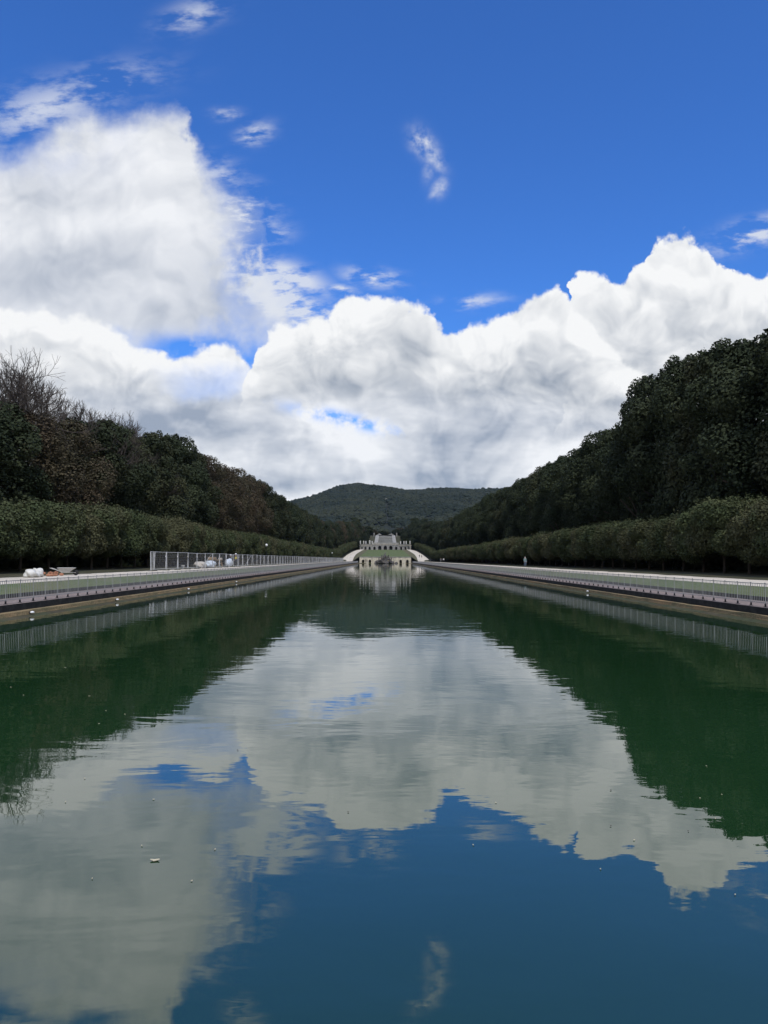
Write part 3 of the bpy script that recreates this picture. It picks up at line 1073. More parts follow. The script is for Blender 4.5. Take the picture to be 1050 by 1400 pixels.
# ------------------------------------------------------------------ figures
def skel(pose):
    """joints and radii of a standing figure 1.7 m tall facing -Y; pose: stride, arm swing"""
    st = pose.get('stride', 0.0); sw = pose.get('swing', 0.0); lift = pose.get('lift', 0.0); lean = pose.get('lean', 0.0)
    J = {}
    def j(n, p, r): J[n] = (Vector(p), r)
    j('pelvis', (0, 0, 0.92), 0.135)
    j('waist', (0, -lean * 0.3, 1.06), 0.120)
    j('chest', (0, -lean * 0.7, 1.26), 0.150)
    j('collar', (0, -lean, 1.41), 0.105)
    j('neck', (0, -lean * 1.05, 1.475), 0.055)
    j('jaw', (0, -lean * 1.1 - 0.012, 1.54), 0.075)
    j('skull', (0, -lean * 1.1 + 0.01, 1.615), 0.092)
    j('crown', (0, -lean * 1.1 + 0.01, 1.66), 0.062)
    j('nose', (0, -lean * 1.1 - 0.10, 1.565), 0.014)
    for s, n in ((-1, 'r'), (1, 'l')):
        f = st * s
        j('hip' + n, (0.095 * s, 0, 0.87), 0.100)
        j('knee' + n, (0.10 * s, -0.16 * f - 0.02, 0.49), 0.063)
        j('calf' + n, (0.10 * s, -0.16 * f + 0.03 + 0.05 * max(0, -f), 0.33), 0.058)
        j('ankle' + n, (0.10 * s, -0.24 * f + 0.03, 0.09 + 0.05 * max(0, -f)), 0.040)
        j('toe' + n, (0.12 * s, -0.24 * f - 0.13, 0.035), 0.035)
        g = sw * s
        j('shoulder' + n, (0.175 * s, -lean, 1.385), 0.068)
        up = lift if s > 0 else 0
        j('elbow' + n, (0.235 * s, 0.10 * g - lean - 0.1 * up, 1.115 + 0.15 * up), 0.045)
        j('wrist' + n, (0.245 * s, 0.10 * g - 0.10 - lean - 0.18 * up, 0.875 + 0.45 * up), 0.030)
        wv = J['wrist' + n][0]
        j('palm' + n, wv + Vector((0.005 * s, -0.02, -0.075)), 0.034)
        pv = J['palm' + n][0]
        for q, (off, ln) in enumerate(((-0.030, 0.070), (-0.010, 0.082), (0.010, 0.076), (0.028, 0.058))):
            j(f'fa{q}{n}', pv + Vector((0, off, -0.045)), 0.0095)
            j(f'fb{q}{n}', pv + Vector((-0.012 * s, off * 1.15 - 0.004, -0.045 - ln * 0.9)), 0.0075)
        j('ta' + n, pv + Vector((-0.015 * s, -0.045, -0.005)), 0.0105)
        j('tb' + n, pv + Vector((-0.022 * s, -0.062, -0.045)), 0.0085)
    E = [('pelvis', 'waist'), ('waist', 'chest'), ('chest', 'collar'), ('collar', 'neck'), ('neck', 'jaw'), ('jaw', 'skull'), ('skull', 'crown'), ('jaw', 'nose')]
    for n in 'rl':
        E += [('pelvis', 'hip' + n), ('hip' + n, 'knee' + n), ('knee' + n, 'calf' + n), ('calf' + n, 'ankle' + n), ('ankle' + n, 'toe' + n),
              ('collar', 'shoulder' + n), ('shoulder' + n, 'elbow' + n), ('elbow' + n, 'wrist' + n), ('wrist' + n, 'palm' + n),
              ('palm' + n, 'ta' + n), ('ta' + n, 'tb' + n)]
        for q in range(4):
            E += [('palm' + n, f'fa{q}{n}'), (f'fa{q}{n}', f'fb{q}{n}')]
    return J, E


def skinned(name, J, E, keep, m, parent, grow=0.0, mult=1.0, root='pelvis', sub=1):
    names = [k for k in J if keep is None or k in keep]
    ix = {k: i for i, k in enumerate(names)}
    ed = [(ix[a], ix[b_]) for a, b_ in E if a in ix and b_ in ix]
    me = bpy.data.meshes.new(name)
    me.from_pydata([J[k][0][:] for k in names], ed, [])
    me.materials.append(m)
    o = link(name, me, parent)
    sk = o.modifiers.new('skin', 'SKIN')
    sk.use_smooth_shade = True
    lay = me.skin_vertices[0].data
    for k in names:
        r = J[k][1] * mult + grow
        lay[ix[k]].radius = (r, r)
        lay[ix[k]].use_root = (k == root)
    if sub:
        sb = o.modifiers.new('smooth', 'SUBSURF')
        sb.levels = sub; sb.render_levels = sub
    return o


def person(label, loc, rz, top, legs, hair, pose, group=None, helmet=None, vest=None, height=1.7, shoes='rubber'):
    t = thing('person', label, 'person', loc, rz, group)
    t.scale = (height / 1.72,) * 3
    J, E = skel(pose)
    skinned('body', J, E, None, M['skin'], t)
    arms = [p + n for p in ('shoulder', 'elbow', 'wrist') for n in 'rl']
    skinned('jacket', J, E, ['pelvis', 'waist', 'chest', 'collar'] + arms, M[top], t, 0.022)
    leg = [p + n for p in ('hip', 'knee', 'calf', 'ankle') for n in 'rl']
    skinned('trousers', J, E, ['pelvis'] + leg, M[legs], t, 0.018)
    for n in 'rl':
        skinned('shoe', J, E, ['ankle' + n, 'toe' + n], M[shoes], t, 0.014, root='ankle' + n)
    hc = J['skull'][0]
    mb = MB()
    mb.lathe([(0.099, -0.045), (0.108, 0.0), (0.104, 0.045), (0.080, 0.085), (0.03, 0.105)], (hc.x, hc.y + 0.018, hc.z), 14)
    mb.build('hair', M[hair], t, smooth=True)
    if helmet:
        mb = MB()
        mb.lathe([(0.150, 0.035), (0.152, 0.045), (0.122, 0.05), (0.118, 0.09), (0.09, 0.14), (0.03, 0.165)], (hc.x, hc.y, hc.z), 16, 1.0, 1.15)
        mb.build('helmet', M[helmet], t, smooth=True)
    if vest:
        skinned('vest', J, E, ['pelvis', 'waist', 'chest', 'collar'], M[vest], t, 0.036)
    return t


def on_ground(px, lat):
    """point of the bank at sideways distance lat that shows at photo column px"""
    d = ray(px, 770)
    y = lat * d.y / d.x
    return lat, y, prof(lat)


x, y, z = on_ground(718, 23.0)
person('person in a teal jacket and jeans walking alone on the right gravel path', (x, y, 1.29), 0.2, 'teal', 'denim', 'hair_grey', {'stride': 0.5, 'swing': 0.6}, None, height=1.60)
x, y, z = on_ground(322, -22.6)
person('worker in white helmet and yellow vest behind the mesh fence', (x, y, 1.30), 0.6, 'dark_cloth', 'dark_cloth', 'hair_dark', {'lift': 0.6, 'lean': 0.05}, None, 'white', 'hivis', 1.88)
x, y, z = on_ground(316, -23.2)
person('worker in white helmet and dark clothes beside the yellow vested one', (x, y, 1.30), -0.8, 'dark_cloth', 'dark_cloth', 'hair_dark', {'lean': 0.10, 'stride': 0.2}, None, 'white', None, 1.70)
x, y, z = on_ground(602.7, 22.8)
person('person in grey clothes strolling left of the white shirted one, far right path', (x, y, 1.29), 2.9, 'grey_cloth', 'grey_cloth', 'hair_dark', {'stride': 0.5, 'swing': 0.5}, None, height=1.75)
x, y, z = on_ground(606.5, 22.8)
person('person in a white shirt on the far right path near the pool end', (x, y, 1.29), 3.0, 'white_cloth', 'dark_cloth', 'hair_dark', {'stride': -0.4, 'swing': 0.5}, None, height=1.75)


def ramp_pt(px, y):
    d = ray(px, 760)
    q = tt(y)
    return d.x / d.y * y, y, 1.24 + 7.95 * q + 0.22


person('person in dark clothes walking up the right ramp, left of two', ramp_pt(573.4, 447), 3.1, 'dark_cloth', 'dark_cloth', 'hair_dark', {'stride': 0.5, 'swing': 0.5}, None, height=1.75)
person('person in dark clothes walking up the right ramp, right of two', ramp_pt(576.5, 443), 3.2, 'dark_cloth', 'grey_cloth', 'hair_dark', {'stride': -0.5, 'swing': 0.5}, None, height=1.70)

# ------------------------------------------------------------------ railing along both banks
POST_STEP = 1.13


def railing(side, word):
    t = thing('pool_railing', f'long grey picket railing on the paved edge of the {word} bank', 'railing', (side * 14.2, 0, 0.675))
    y0 = 4.0
    n = int((402 - y0) / POST_STEP)
    near0 = int((25 - y0) / POST_STEP)
    far_post, far_pick = MB(), MB()
    def post_shapes(mb, y):
        mb.box((0, y, 0.495), (0.026, 0.026, 0.77))
        mb.box((0, y, 0.892), (0.040, 0.040, 0.02))
    def picket_shapes(mb, ya):
        for q in range(1, 8):
            mb.box((0, ya + q * POST_STEP / 8, 0.505), (0.012, 0.013, 0.69))
    leg_far = MB()
    for i in range(n + 1):
        y = y0 + i * POST_STEP
        near = near0 <= i < near0 + 48
        mb = MB() if near else far_post
        post_shapes(mb, y)
        if near:
            p = mb.build('post', M['rail'], t)
            lg = MB(); lg.box((0, y, 0.055), (0.05, 0.05, 0.11)); lg.box((0, y, 0.006), (0.12, 0.12, 0.012)); lg.build('foot', M['iron'], p)
        else:
            leg_far.box((0, y, 0.055), (0.05, 0.05, 0.11))
        if i < n:
            mb = MB() if near else far_pick
            picket_shapes(mb, y)
            if near:
                mb.build('picket_panel', M['rail'], t)
    o = far_post.build('post', M['rail'], t); o['kind'] = 'stuff'
    o = leg_far.build('foot', M['iron'], t); o['kind'] = 'stuff'
    o = far_pick.build('picket_panel', M['rail'], t); o['kind'] = 'stuff'
    L = n * POST_STEP
    for nm, z, w in (('top_rail', 0.862, 0.026), ('bottom_rail', 0.152, 0.020)):
        mb = MB(); mb.box((0, y0 + L / 2, z), (0.036, L, w)); mb.build(nm, M['rail'], t)


railing(-1, 'left')
railing(1, 'right')

# little white lights fixed to the pool wall
def wall_light(label, px, side):
    d = ray(px, 830)
    y = 13.66 * side * d.y / d.x
    t = thing('wall_light', label, 'wall light', (side * 13.64, y, 0.31), 0 if side < 0 else PI, 'white lights on the pool wall')
    mb = MB(); mb.box((0.03, 0, 0), (0.08, 0.06, 0.08)); mb.build('bracket', M['iron'], t)
    for z in (0.02,):
        mb = MB(); mb.lathe([(0.03, -0.04), (0.07, -0.025), (0.075, 0.0), (0.06, 0.03), (0.02, 0.045)], (0.10, 0, z), 12, 1.0, 1.35); mb.build('lamp_cap', M['white'], t, smooth=True)


for px, side, lab in ((40, -1, 'small white light on the stone wall at the far left edge'), (157, -1, 'small white light on the left wall, second from the picture edge'),
                      (255, -1, 'small white light on the left wall below the grey mesh fence'), (321, -1, 'small white light on the left wall below the workers'),
                      (806, 1, 'small white light on the stone wall of the right bank')):
    wall_light(lab, px, side)

# ------------------------------------------------------------------ building-site fence on the left bank
FLAT, FSTEP, FH = -21.3, 4.05, 1.80


def panel_proto():
    t = thing('mesh_fence_panel', 'grey wire mesh site fence panel standing on the left gravel path', 'fence panel', (0, 0, 0), 0, 'mesh site fence on the left bank')
    for y, tl in ((0.04, 0.03), (FSTEP - 0.06, -0.02)):
        mb = MB(); mb.tube((tl, y, -0.02), (-tl, y + tl, FH), 0.038, n=8); mb.build('post', M['metal'], t)
        mb = MB(); mb.box((0, y, 0.05), (0.55, 0.2, 0.1)); mb.build('foot', M['grey_stone'], t)
    for nm, z in (('top_rail', FH - 0.03), ('bottom_rail', 0.18)):
        mb = MB(); mb.tube((0, 0.04, z), (0, FSTEP - 0.06, z), 0.024, n=6); mb.build(nm, M['metal'], t)
    mb = MB()
    for q in range(1, 26):
        mb.tube((0, q * FSTEP / 26, 0.18), (0, q * FSTEP / 26, FH - 0.03), 0.0028, n=3, cap=False)
    for q in range(1, 9):
        mb.tube((0, 0.05, 0.18 + q * 0.18), (0, FSTEP - 0.06, 0.18 + q * 0.18), 0.0028, n=3, cap=False)
    mb.build('wire_mesh', M['metal'], t)
    mb = MB(); mb.box((0.05, FSTEP - 0.30, FH - 0.42), (0.03, 0.14, 0.13)); mb.build('white_tag', M['white'], t)
    return t


pp = panel_proto()
fy0 = 70.7
for i in range(int((392 - fy0) / FSTEP)):
    y = fy0 + i * FSTEP
    loc = (FLAT + rg.normal() * 0.05, y, prof(FLAT) - 0.01)
    if i == 0:
        pp.location = loc
        pp['label'] = 'nearest grey wire mesh fence panel on the left gravel path'
    else:
        c = copy_tree(pp, loc, rg.normal() * 0.008, (1, 1, 1 + rg.normal() * 0.01), 'grey wire mesh fence panel in the receding row on the left path')
        if i in (5, 12):
            mb = MB(); mb.tube((-0.5, 0.3, 0.05), (-0.02, FSTEP * 0.8, FH - 0.1), 0.025, n=6); mb.build('brace', M['metal'], c)
c = copy_tree(pp, (FLAT + 0.1, 69.5, prof(FLAT) - 0.01), 0.0, (1, 0.29, 1), 'short grey mesh fence return at the near end of the fence row')

# ------------------------------------------------------------------ things lying on the left path
def lump(mb, c, s, seed, sub=3, amp=0.25):
    bm = bmesh.new()
    bmesh.ops.create_icosphere(bm, subdivisions=sub, radius=1.0)
    rg2 = np.random.default_rng(seed)
    ph = rg2.uniform(0, 6, 6); fr = rg2.uniform(1.5, 5.5, (6, 3))
    v = []
    for q in bm.verts:
        p = np.array(q.co)
        k = 1 + amp * np.mean([math.sin(float(fr[i] @ p + ph[i])) for i in range(6)]) * 2
        k += 0.05 * abs(math.sin(7 * p[0] + 4 * p[1] + ph[0]))
        z = p[2] * s[2] * k
        v.append((c[0] + p[0] * s[0] * k, c[1] + p[1] * s[1] * k, max(c[2] + z, 0.0)))
    f = [tuple(q.index for q in g.verts) for g in bm.faces]
    bm.free()
    mb.raw(v, f)


x, y, z = on_ground(47, -21.3)
z = prof(21.3) + 0.005
t = thing('tarp_bundle', 'dirty white tarpaulin bundle lying on the left gravel path', 'tarpaulin', (x, y, z), 0.15)
mb = MB(); lump(mb, (0.0, -0.62, 0.20), (0.36, 0.62, 0.30), 3); mb.build('folded_end', M['tarp'], t, smooth=True)
mb = MB(); lump(mb, (0.0, 0.62, 0.20), (0.33, 0.45, 0.31), 4); mb.build('rolled_end', M['tarp'], t, smooth=True)
mb = MB(); lump(mb, (0.05, 0.0, 0.12), (0.36, 0.75, 0.20), 5); mb.build('slack_middle', M['tarp'], t, smooth=True)

x, y, z = on_ground(72, -21.3)
for i in range(9):
    yy_ = y - 1.2 + i * 0.30 + rg.normal() * 0.05
    zz = prof(21.3) + (0.075 if i % 3 else 0.20)
    mb = MB()
    mb.rock((0, 0, 0), (0.15, 0.20, 0.11), 20 + i, 1, 0.25)
    o = mb.build('brick_lump', M['brick'], None, (x + rg.normal() * 0.12, yy_, zz), rg.uniform(0, 3))
    tag(o, 'lump of reddish brick rubble between the white tarpaulin and the wheelbarrow', 'brick', 'brick rubble on the left path')

x, y, z = on_ground(90, -21.4)
t = thing('wheelbarrow', 'empty grey wheelbarrow standing on the left gravel path', 'wheelbarrow', (x, y, prof(21.4)), -1.35); t.scale = (0.9, 0.9, 0.9)
v = []
for zz, lx, ly, oy in ((0.24, 0.17, 0.28, -0.02), (0.56, 0.36, 0.62, 0.06)):
    v += [(-lx, oy - ly, zz), (lx, oy - ly, zz), (lx, oy + ly, zz), (-lx, oy + ly, zz)]
vi = [(a * 0.95, b_ * 0.96, c_ + 0.015) for a, b_, c_ in v]
mb = MB(); mb.raw(v + vi, [(0, 3, 2, 1), (0, 1, 5, 4), (1, 2, 6, 5), (2, 3, 7, 6), (3, 0, 4, 7), (8, 9, 10, 11), (8, 12, 13, 9), (9, 13, 14, 10), (10, 14, 15, 11), (11, 15, 12, 8),
                           (4, 5, 13, 12), (5, 6, 14, 13), (6, 7, 15, 14), (7, 4, 12, 15)])
mb.build('tray', M['zinc'], t)
mb = MB(); mb.lathe([(0.06, -0.04), (0.185, -0.045), (0.20, -0.02), (0.20, 0.02), (0.185, 0.045), (0.06, 0.04)], (0, 0, 0), 20)
me = mb.mesh('wheel', M['rubber'], True)
o = link('wheel', me, t, (0, 0.72, 0.20)); o.rotation_euler = (0, R(90), 0)
for s in (-1, 1):
    mb = MB(); mb.tube((s * 0.06, 0.72, 0.20), (s * 0.22, -0.15, 0.235), 0.018); mb.tube((s * 0.22, -0.15, 0.235), (s * 0.30, -1.05, 0.55), 0.018); mb.build('handle', M['zinc'], t)
    mb = MB(); mb.tube((s * 0.22, -0.2, 0.25), (s * 0.25, -0.42, 0.0), 0.017); mb.build('leg', M['zinc'], t)

def sack(name, label, px, lat, s, seed, m, cat='sack', parts=1):
    x, y, z = on_ground(px, lat)
    mb = MB()
    lump(mb, (0, 0, s[2] * 0.72), s, seed, 3, 0.22)
    o = mb.build(name, m, None, (x, y, prof(lat) + 0.004), 0.1, smooth=True)
    return tag(o, label, cat)


sack('builders_sack', 'big beige sack of rubble behind the mesh fence', 274, -22.4, (0.75, 1.25, 0.48), 31, M['sack_grey'])
sack('builders_sack', 'pale blue white sack slumped right of the beige sack', 286.5, -22.2, (0.7, 1.05, 0.50), 32, M['sack_blue'])
sack('builders_sack', 'standing blue white sack between timber trestle and workers', 312, -22.2, (0.5, 0.95, 0.66), 33, M['sack_blue'])

x, y, z = on_ground(290, -23.2)
mb = MB()
mb.box((0, 0, 1.15), (0.8, 1.7, 0.34)); mb.box((0, -0.6, 0.5), (0.7, 0.1, 1.0)); mb.box((0, 0.6, 0.5), (0.7, 0.1, 1.0))
tag(mb.build('timber_crate', M['wood'], None, (x, y, prof(23.2))), 'orange brown timber crate raised behind the blue white sack', 'crate')
x, y, z = on_ground(299, -23.0)
t = thing('timber_trestle', 'rough timber trestle standing between the sacks', 'trestle', (x, y, prof(23.0)), 0.0)
mb = MB(); mb.box((0, 0, 0.95), (0.5, 2.6, 0.08)); mb.build('top_board', M['wood'], t)
mb = MB(); mb.box((0.2, 0, 0.45), (0.05, 2.4, 0.1)); mb.build('cross_board', M['wood'], t)
for yy_ in (-1.0, 0.9, 1.15):
    for s in (-1, 1):
        mb = MB(); mb.tube((s * 0.10, yy_, 0.92), (s * 0.28, yy_, 0.0), 0.045, n=6); mb.build('leg', M['wood'], t)
mb = MB(); mb.box((0, 1.0, 1.12), (0.4, 0.7, 0.24)); tag(mb.build('timber_box', M['sack_grey'], None, (x, y, prof(23.0))), 'small beige box lying on the timber trestle', 'box')

x, y, z = on_ground(250, -22.2)
t = thing('bucket', 'small white plastic bucket standing inside the mesh fence', 'bucket', (x, y, prof(22.2)))
mb = MB(); mb.lathe([(0.15, 0.0), (0.19, 0.36), (0.205, 0.37), (0.205, 0.40), (0.18, 0.40), (0.17, 0.32)], (0, 0, 0), 16); mb.build('tub', M['white'], t, smooth=True)
mb = MB()
for q in range(8):
    a, b_ = PI * q / 8, PI * (q + 1) / 8
    mb.tube((0.2 * math.cos(a), 0, 0.38 + 0.16 * math.sin(a)), (0.2 * math.cos(b_), 0, 0.38 + 0.16 * math.sin(b_)), 0.007, n=5)
mb.build('handle', M['iron'], t)

# lamp posts among the clipped trees
def lamp(label, px):
    x, y, z = on_ground(px, -24.0)
    t = thing('street_lamp', label, 'lamp post', (x, y, prof(24.0)), 0, 'globe lamps on the left bank')
    mb = MB(); mb.lathe([(0.13, 0), (0.13, 0.08), (0.09, 0.14), (0.075, 0.8), (0.05, 0.9), (0.04, 3.5), (0.06, 3.55), (0.10, 3.62)], (0, 0, 0), 12); mb.build('pole', M['iron'], t, smooth=True)
    mb = MB(); mb.lathe([(0.10, 3.62), (0.21, 3.72), (0.25, 3.87), (0.21, 4.02), (0.10, 4.12), (0.03, 4.14)], (0, 0, 0), 16); mb.build('globe', M['globe'], t, smooth=True)
    mb = MB(); mb.lathe([(0.05, 4.14), (0.06, 4.17), (0.01, 4.26)], (0, 0, 0), 10); mb.build('finial', M['iron'], t)


lamp('nearer white globe lamp before the left clipped trees', 364)
lamp('farther white globe lamp before the left clipped trees near the ramp', 454)

# dark electric cart at the foot of the right ramp
x, y = (590.2 - 527) / 1050 * 405, 405
t = thing('electric_cart', 'small dark electric cart parked at the foot of the right ramp', 'golf cart', (x, y, prof(x) + 0.0), 0.1)
mb = MB(); mb.prism([(-0.6, 0.28), (0.6, 0.28), (0.6, 0.62), (0.52, 0.85), (-0.52, 0.85), (-0.6, 0.62)], -1.1, 0.4); mb.box((0, 0.75, 0.5), (1.2, 0.7, 0.44)); mb.build('body', M['cart_roof'], t)
mb = MB(); mb.box((0, 0, 1.78), (1.35, 2.3, 0.08)); mb.box((0, 0, 1.83), (1.1, 2.0, 0.05)); mb.build('roof', M['cart_roof'], t)
mb = MB(); mb.box((0, 0.3, 0.98), (1.1, 0.5, 0.14)); mb.box((0, 0.55, 1.22), (1.1, 0.1, 0.42)); mb.build('seat', M['grey_cloth'], t)
for s in (-1, 1):
    for yy_ in (-0.95, 0.95):
        mb = MB(); mb.tube((s * 0.56, yy_, 0.7), (s * 0.58, yy_ * 0.95, 1.76), 0.025, n=6); mb.build('roof_post', M['iron'], t)
    for yy_ in (-0.75, 0.75):
        mb = MB(); mb.tube((s * 0.50, yy_, 0.23), (s * 0.66, yy_, 0.23), 0.23, n=16); mb.build('wheel', M['rubber'], t)
    mb = MB(); mb.box((s * 0.4, -1.11, 0.62), (0.2, 0.04, 0.12)); mb.build('headlight', M['white'], t)

# ------------------------------------------------------------------ fountain wall at the pool's far end
t = thing('fountain_wall', 'cream wall with four arched openings at the far pool end', 'wall', (0, POOL_END, 0))
mb = MB()
edges = [-13.7, -9.9, -6.5, 6.5, 9.9, 13.7]
for x0, x1 in ((-13.7, -9.9), (-9.9, -6.5), (6.5, 9.9), (9.9, 13.7)):
    mb.arch_bay(x0, x1, -0.3, 3.55, 1.35, 1.55, 0.3, 1.5)
mb.box((0, 0.9, 1.625), (13.0, 1.2, 3.85))
mb.build('wall', M['cream'], t)
mb = MB(); mb.box((0, 0.85, 3.68), (27.7, 1.5, 0.26)); mb.build('cornice', M['pale'], t)
mb = MB(); mb.box((0, 3.2, 1.6), (27.3, 0.2, 3.8)); mb.build('back_wall', M['void'], t)
mb = MB()
for x0 in (-13.5, -9.9, -6.5, 6.5, 9.9, 13.5):
    mb.box((x0, 0.22, 1.6), (0.5, 0.155, 3.8))
mb.build('pilaster', M['cream'], t)

t = thing('fountain_group', 'dark rock pile with statues and spray before the far cream wall', 'fountain', (0, POOL_END - 1.6, 0))
rr2 = np.random.default_rng(44)
mb = MB()
for k in range(34):
    x = rr2.normal() * 2.6
    x = max(-5.8, min(5.8, x))
    zt = 4.2 * math.exp(-(x / 3.2) ** 2) + 0.6
    mb.rock((x, rr2.uniform(-1.2, 0.6), rr2.uniform(0.0, zt * 0.85)), rr2.uniform(0.5, 1.1, 3), 100 + k, 2, 0.4)
mb.build('rock_pile', M['rock'], t)


def statue_part(parent, loc, rz, m, pose, s=1.0):
    J, E = skel(pose)
    o = skinned('figure', J, E, [k for k in J if not k.startswith(('fa', 'fb', 'ta', 'tb'))], m, parent, 0.03)
    o.location = loc
    o.rotation_euler = (0, 0, rz)
    o.scale = (s, s, s)
    return o


for x, z, y, s, rz, ps in ((0.0, 4.1, -0.2, 1.25, 0.0, {'lift': 0.9}), (-1.9, 2.9, -0.7, 1.2, 0.5, {'lift': 0.5, 'lean': 0.1}), (1.8, 3.0, -0.6, 1.2, -0.6, {'lean': 0.12, 'swing': 0.8}),
                           (-3.4, 1.5, -1.1, 1.2, 0.8, {'stride': 0.6, 'lift': 0.7}), (3.3, 1.5, -1.1, 1.2, -0.8, {'stride': 0.5}), (0.6, 2.2, -1.5, 1.2, 0.2, {'lean': 0.2})):
    statue_part(t, (x, y, z), rz, M['rock'] if abs(x) > 1 else M['grey_stone'], ps, s)
mb = MB()
for s in (-1, 1):      # basin shells that catch the water
    mb.lathe([(0.2, 0.0), (0.9, 0.25), (1.1, 0.4), (1.0, 0.4), (0.4, 0.2)], (s * 2.6, -1.9, 0.3), 14)
mb.build('shell_basin', M['grey_stone'], t, smooth=True)

# ------------------------------------------------------------------ arcaded exedra above the far lawn
ZB = 9.1
t = thing('arcade_terrace', 'pale arcaded terrace above the far sloping lawn', 'terrace', (0, 550, ZB))
mb, mv, mc, mp = MB(), MB(), MB(), MB()
bays = 11
hwid, dep = 17.6, 5.0
def exed(u):           # u -1..1 -> plan point
    a = u * 1.15
    return hwid * math.sin(a) / math.sin(1.15), 7.0 * (math.cos(a) - math.cos(1.15)) / (1 - math.cos(1.15)) - 2.0
for i in range(bays):
    u0, u1 = -1 + 2 * i / bays, -1 + 2 * (i + 1) / bays
    (xa, ya), (xb, yb) = exed(u0), exed(u1)
    HB = 4.0 if 3 <= i <= 7 else 3.25
    L = math.hypot(xb - xa, yb - ya); ang = math.atan2(yb - ya, xb - xa)
    sub = MB()
    ow = 1.7 if i not in (4, 5, 6) else 2.35
    sub.arch_bay(0, L, 0, HB, min(ow, L * 0.66), 1.9 if i in (4, 5, 6) else 1.6, 0, 1.0)
    sub.box((L / 2, 1.45, HB / 2), (L, 0.2, HB))
    for q in (sub,):
        v = np.concatenate(q.v)
        cr, sr = math.cos(ang), math.sin(ang)
        w = np.c_[xa + v[:, 0] * cr - v[:, 1] * sr, ya + v[:, 0] * sr + v[:, 1] * cr, v[:, 2]]
        nb_ = len(w) - 8
        mb.raw(w[:nb_], [f for f in q.f if max(f) < nb_])
        mv.raw(w[nb_:], [tuple(k - nb_ for k in f) for f in q.f if min(f) >= nb_])
    mc.box((xa + (xb - xa) / 2 - 0.70 * math.sin(ang), ya + (yb - ya) / 2 + 0.70 * math.cos(ang), HB + 0.12), (L + 0.1, 1.95, 0.24), ang)
    if 3 <= i <= 7:
        mp.box((xa + (xb - xa) / 2 - 0.3 * math.sin(ang), ya + (yb - ya) / 2 + 0.3 * math.cos(ang), 4.78), (L, 0.3, 1.08), ang)
    else:
        for q in range(6):
            k = (q + 0.5) / 6
            mp.box((xa + (xb - xa) * k - 0.3 * math.sin(ang), ya + (yb - ya) * k + 0.3 * math.cos(ang), HB + 0.55), (0.16, 0.16, 0.62), ang)
        mp.box((xa + (xb - xa) / 2 - 0.3 * math.sin(ang), ya + (yb - ya) / 2 + 0.3 * math.cos(ang), HB + 0.93), (L + 0.05, 0.3, 0.14), ang)
mb.build('arcade_wall', M['pale'], t)
mv.build('back_wall', M['void'], t)
mc.build('cornice', M['cream'], t)
mp.build('balustrade', M['pale'], t)
mb = MB()
rows_ = []
mb.box((0, 13.2, 2.05), (34, 9, 4.1)); mb.build('terrace_floor', M['pale'], t)

sp = MB(); sp.lathe([(0.46, 0), (0.46, 0.1), (0.34, 0.16), (0.34, 0.62), (0.44, 0.70), (0.44, 0.78)], (0, 0, 0), 4)
SPM = sp.mesh('pedestal', M['pale'])
rb_ = MB(); rb_.lathe([(0.30, 0.0), (0.26, 0.3), (0.21, 0.75), (0.19, 0.98), (0.10, 1.05)], (0, 0.02, 0), 14, 1.0, 0.8)
RBM = rb_.mesh('robe', M['marble'], True)
poses = [{'lift': 0.8}, {'stride': 0.4}, {'swing': 0.8, 'lean': 0.05}, {'lift': 0.4, 'stride': 0.3}]
ordl = ['outermost left', 'second from the left', 'third from the left', 'large leaning fourth from the left', 'fifth from the left', 'innermost right', 'second right', 'third right', 'outermost right']
for i, px in enumerate((493.0, 497.4, 500.3, 505.6, 508.9, 547.9, 552.5, 555.5, 560.6)):
    xw = (px - 527) / 1050 * 550
    u = math.asin(max(-1, min(1, xw / hwid * math.sin(1.15)))) / 1.15
    xq, yq = exed(u)
    s = 1.75 if i == 3 else 1.42
    st = thing('statue', f'white marble statue on the far arcade balustrade, {ordl[i]}', 'statue', (xq, 550 + yq + 0.35, ZB + 3.49), 0, 'statues on the far arcade')
    link('pedestal', SPM, st)
    f = statue_part(st, (0, 0, 0.76), 0, M['marble'], poses[i % 4], s)
    r_ = link('robe', RBM, st, (0, 0, 0.77)); r_.scale = (s, s, s)

# ------------------------------------------------------------------ upper cascade
t = thing('upper_cascade', 'grey stone cascade with pale side ramps rising behind the arcade', 'cascade', (0, 572, ZB + 4.0))
def slope(x0, x1, lift, n=26, rough=0.0):
    mb = MB()
    v, f = [], []
    for i in range(n + 1):
        y = 78.0 * i / n
        z = 1.8 + 7.9 * i / n
        for k in range(5):
            x = x0 + (x1 - x0) * k / 4
            v.append((x, y, z + lift + rough * rr2.normal()))
    for i in range(n):
        for k in range(4):
            f.append((i * 5 + k, i * 5 + k + 1, (i + 1) * 5 + k + 1, (i + 1) * 5 + k))
    m0 = len(v)
    v += [(x0, 0, -4), (x1, 0, -4)]
    f.append((0, 1, 2, 3, 4, m0 + 1, m0))
    for (xx_, k) in ((x0, 0), (x1, 4)):
        b0 = len(v)
        v += [(xx_, 78, -4)]
        f.append(tuple([m0 if k == 0 else m0 + 1] + [i * 5 + k for i in range(n + 1)] + [b0]))
    mb.raw(v, f)
    return mb
slope(-5.4, 5.4, -0.5, 26, 0.25).build('water_stair', M['grey_stone'], t)
for s in (-1, 1):
    a, b_ = sorted((s * 5.42, s * 8.2))
    slope(a, b_, 0.0, 26, 0.02).build('side_ramp', M['pale'], t)
    a, b_ = sorted((s * 8.25, s * 11.5))
    slope(a, b_, -1.2, 26, 0.1).build('side_bank', M['earth'], t)
